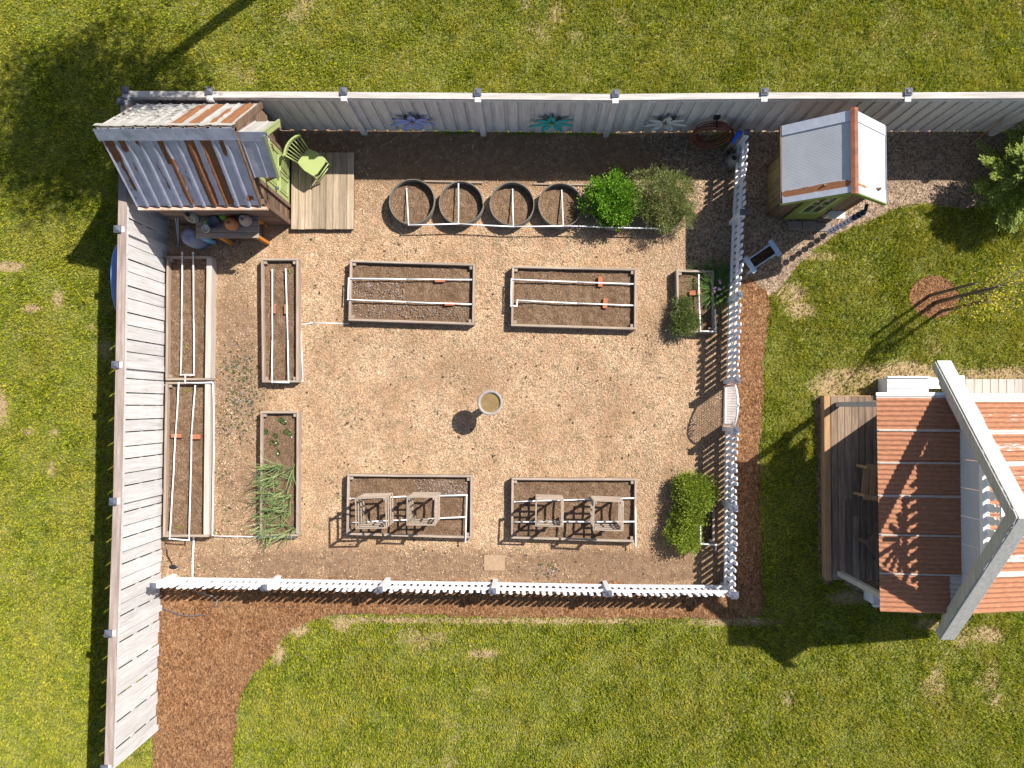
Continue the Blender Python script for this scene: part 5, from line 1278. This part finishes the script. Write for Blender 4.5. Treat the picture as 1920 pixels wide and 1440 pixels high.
for i, (a, b) in enumerate(((527, 787), (534, 792), (517, 817), (518, 831), (538, 808), (545, 813), (510, 829), (522, 849), (500, 810))):
    rosette(a, b, SOIL_Z, .055, 22, M_['weed'], 'strawberry_plant', 'small dark green strawberry plant in bare soil behind the green onions', 'plant', 'strawberry plants in the onion bed', 100+i, flower=1 if i % 2 else 0)
for i, (a, b, z, lb) in enumerate(((352, 649, .18, 'tiny green seedling between the pipes of the bed by the left fence'), (352, 732, .18, 'tiny green seedling at the rear of the longest left bed'), (337, 988, .18, 'small green seedling at the front of the longest left bed'), (545, 508, .15, 'yellow green seedling in the corner of the narrow bed near the deck'))):
    rosette(a, b, z, .04, 14, M_['leafC'], 'seedling', lb, 'plant', 'seedlings in the beds', 140+i)
# low weeds on the gravel: nobody could count them
def weeds(name, n, blobs, mat, L, W, label, z=.02, seed=3, per=7, up=.5):
    g = np.random.default_rng(seed); P_ = []
    for a, b, sa, sb, w in blobs:
        c = P(a, b); m = int(n*w); P_.append(np.stack([c.x+g.normal(size=m)*sa/97, c.y+g.normal(size=m)*sb/97], 1))
    C = np.concatenate(P_)
    if name == 'lawn_flowers': C = C[grass_ok(C[:, 0], C[:, 1]) > .5]
    i = np.repeat(np.arange(len(C)), per); an = g.uniform(0, 6.28, len(i)); p = np.stack([C[i, 0]+g.normal(size=len(i))*.008, C[i, 1]+g.normal(size=len(i))*.008, np.full(len(i), z)], 1)
    o = leaf_mesh(name, p, np.stack([np.cos(an), np.sin(an), g.uniform(.1, up*2, len(i))], 1), np.tile([[0, 0, 1.]], (len(i), 1))+g.normal(size=(len(i), 3))*.3, L, W, mat, None, seed=seed); tag(o, label, 'weeds', kind='stuff')
WB = [(445, 690, 25, 20, .25), (455, 750, 22, 22, .3), (440, 800, 22, 18, .15), (420, 900, 14, 60, .1), (460, 980, 40, 30, .05), (640, 940, 6, 50, .05), (600, 650, 60, 20, .05), (350, 1070, 40, 20, .05), (1030, 1070, 14, 10, .05), (1345, 620, 10, 20, .1)]
weeds('low_weeds', 520, WB, M_['weed'], .024, .012, 'low dark green weeds scattered on the gravel left of the narrow beds')
weeds('pale_flowers', 260, WB[:3]+[(1035, 1070, 12, 6, .1)], M_['petal'], .013, .010, 'tiny pale lilac flowers among the gravel left of the narrow beds', z=.05, seed=4, per=4, up=.2)
weeds('fence_foot_grass', 420, [(860, 247, 22, 2, .3), (1000, 249, 40, 2, .3), (1100, 250, 30, 2, .2), (1352, 262, 10, 6, .4)], M_['leafC'], .05, .012, 'yellow green tufts growing along the foot of the back fence', z=.015, seed=5)
weeds('lawn_flowers', 26, [(110, 560, 60, 250, .6), (1580, 480, 120, 60, .5), (1000, 1210, 300, 20, .6)], m_leaf('dandelion', (.6, .5, .02), (.75, .62, .03), (.85, .7, .05)), .014, .012, 'scattered yellow dandelion heads in the lawn', z=.07, seed=6, up=.1)

# ferny conifer at the right
def frond_mesh(parent, mat, fronds, g):
    pts, dr, nn = [], [], []
    for o, d, u, L in fronds:
        s = np.cross(d, u); s /= np.linalg.norm(s)
        for t in np.linspace(.12, 1, 17):
            p = o+d*L*t-np.array([0, 0, 1])*.12*L*t*t
            for sg in (-1, 1):
                ll = L*.42*(1-t)**.8+.02
                e = d*.75+s*sg*.8+g.normal(size=3)*.08
                for q in np.linspace(0, .8, 3):
                    pts.append(p+e/np.linalg.norm(e)*ll*q*.8); dr.append(e+g.normal(size=3)*.15+d*.2); nn.append(u+g.normal(size=3)*.3)
    pts, dr, nn = map(np.array, (pts, dr, nn)); return leaf_mesh('foliage', pts, dr, nn, .062, .020, mat, parent, .1, 3)
def conifer(c, r, h, n, label, seed):
    g = np.random.default_rng(seed); root = thing('conifer', c, label, 'tree'); F_ = []; br = MB()
    for k in range(n):
        t = g.uniform(0, 1)**.8; z = c[2]+.12+(h-.2)*t; R_ = r*(1-t)**.6*g.uniform(.45, 1.0); a = g.uniform(0, 6.28)
        st = np.array([c[0], c[1], z]); d = np.array([math.cos(a), math.sin(a), g.uniform(.05, .55)]); d /= np.linalg.norm(d)
        o = st+d*R_*.45; F_.append((o, d, np.array([0, 0, 1.0])+g.normal(size=3)*.25, R_*.62+.10))
        if k % 2 == 0: br.tube([tuple(st), tuple(o), tuple(o+d*R_*.4)], .014, 5, .004)
    frond_mesh(root, M_['cedarleaf'], F_, g); br.build('branches', M_['bark'], root)
    MB().tube([(c[0], c[1], 0), (c[0], c[1], h*.9)], .06, 9, .015).build('trunk', M_['bark'], root, smooth=True)
c = P(1885, 345, .4); conifer((c.x+.12, c.y+.0, 0), .98, 1.75, 250, 'ferny yellow green conifer at the right edge below the back fence', 12)
c = P(1935, 290, .4); conifer((c.x+.3, c.y+.15, 0), .8, 1.6, 120, 'second dark conifer cut by the right edge of the view', 13)

# young staked tree in the mulch ring
c = P(1752, 568); root = thing('young_tree', (c.x, c.y, 0), 'slender young tree with sparse yellow leaves in a round mulch bed', 'tree'); g = np.random.default_rng(5)
tp = Vector((c.x+.10, c.y+.03, 2.2)); MB().tube([(c.x, c.y, 0), (c.x+.05, c.y+.02, 1.0), tp], .042, 8, .022).build('trunk', M_['bark'], root, smooth=True)
br = MB(); LP = []; LD = []
for k in range(34):
    t = g.uniform(.45, 1.0); s = Vector((c.x, c.y, 0)).lerp(tp, t); a = g.uniform(-2.2, 2.2)-.2; L = g.uniform(.35, 1.05); d = Vector((math.cos(a), math.sin(a)*.9, g.uniform(.4, 1.3))).normalized(); e = s+d*L
    mid = s+d*L*.5+Vector((0, 0, .03)); br.tube([s, mid, e], .008, 5, .003)
    for q in np.linspace(.25, 1, 26): LP.append(np.array(s.lerp(e, q))+g.normal(size=3)*.05); LD.append(g.normal(size=3)+np.array([0, 0, .2]))
br.build('branches', M_['bark'], root); leaf_mesh('foliage', np.array(LP), np.array(LD), g.normal(size=(len(LP), 3))+np.array([0, 0, 1.2]), .05, .026, M_['yleaf'], root)
for k, (dx_, dy_, lb) in enumerate(((-.10, .14, 'rear stake supporting the young tree'), (.12, -.16, 'front stake supporting the young tree'))):
    tag(MB().tube([(c.x+dx_, c.y+dy_, 0), (c.x+dx_+.02, c.y+dy_, 1.8)], .032, 8, .026).build('tree_stake', M_['bark'], base=(c.x+dx_, c.y+dy_, 0)), lb, 'stake', 'stakes of the young tree')

# tall tree behind the back fence (its shade falls on the shed corner and left lawn)
def big_tree(c, ch, R_, zc, label, seed, ncl=260, nleaf=44):
    g = np.random.default_rng(seed); root = thing('shade_tree', (c[0], c[1], 0), label, 'tree')
    MB().tube([(c[0], c[1], 0), (c[0]+.1, c[1], zc*.5), (ch[0], ch[1], zc)], .16, 10, .06).build('trunk', M_['bark'], root, smooth=True)
    br = MB(); P_ = []; D_ = []
    for k in range(ncl):
        u = g.normal(size=3); u /= np.linalg.norm(u); q = np.array([ch[0], ch[1], zc])+u*np.array([R_, R_*.9, R_*.8])*g.uniform(.35, 1)**.7*(.75+.5*g.random())
        if k % 5 == 0: br.tube([(ch[0], ch[1], zc-.5), tuple((q+np.array([ch[0], ch[1], zc-.3]))/2), tuple(q)], .03, 5, .008)
        o = g.normal(size=(nleaf, 3))*.17; P_.append(q+o); D_.append(g.normal(size=(nleaf, 3)))
    P_ = np.concatenate(P_); leaf_mesh('crown', P_, np.concatenate(D_), g.normal(size=P_.shape)+np.array([0, 0, 1]), .10, .06, M_['tleaf'], root); br.build('limbs', M_['bark'], root)
big_tree((-4.3, 8.9), (-4.55, 8.45), 1.95, 6.3, 'tall broadleaf tree standing beyond the back fence', 41, 420, 46)
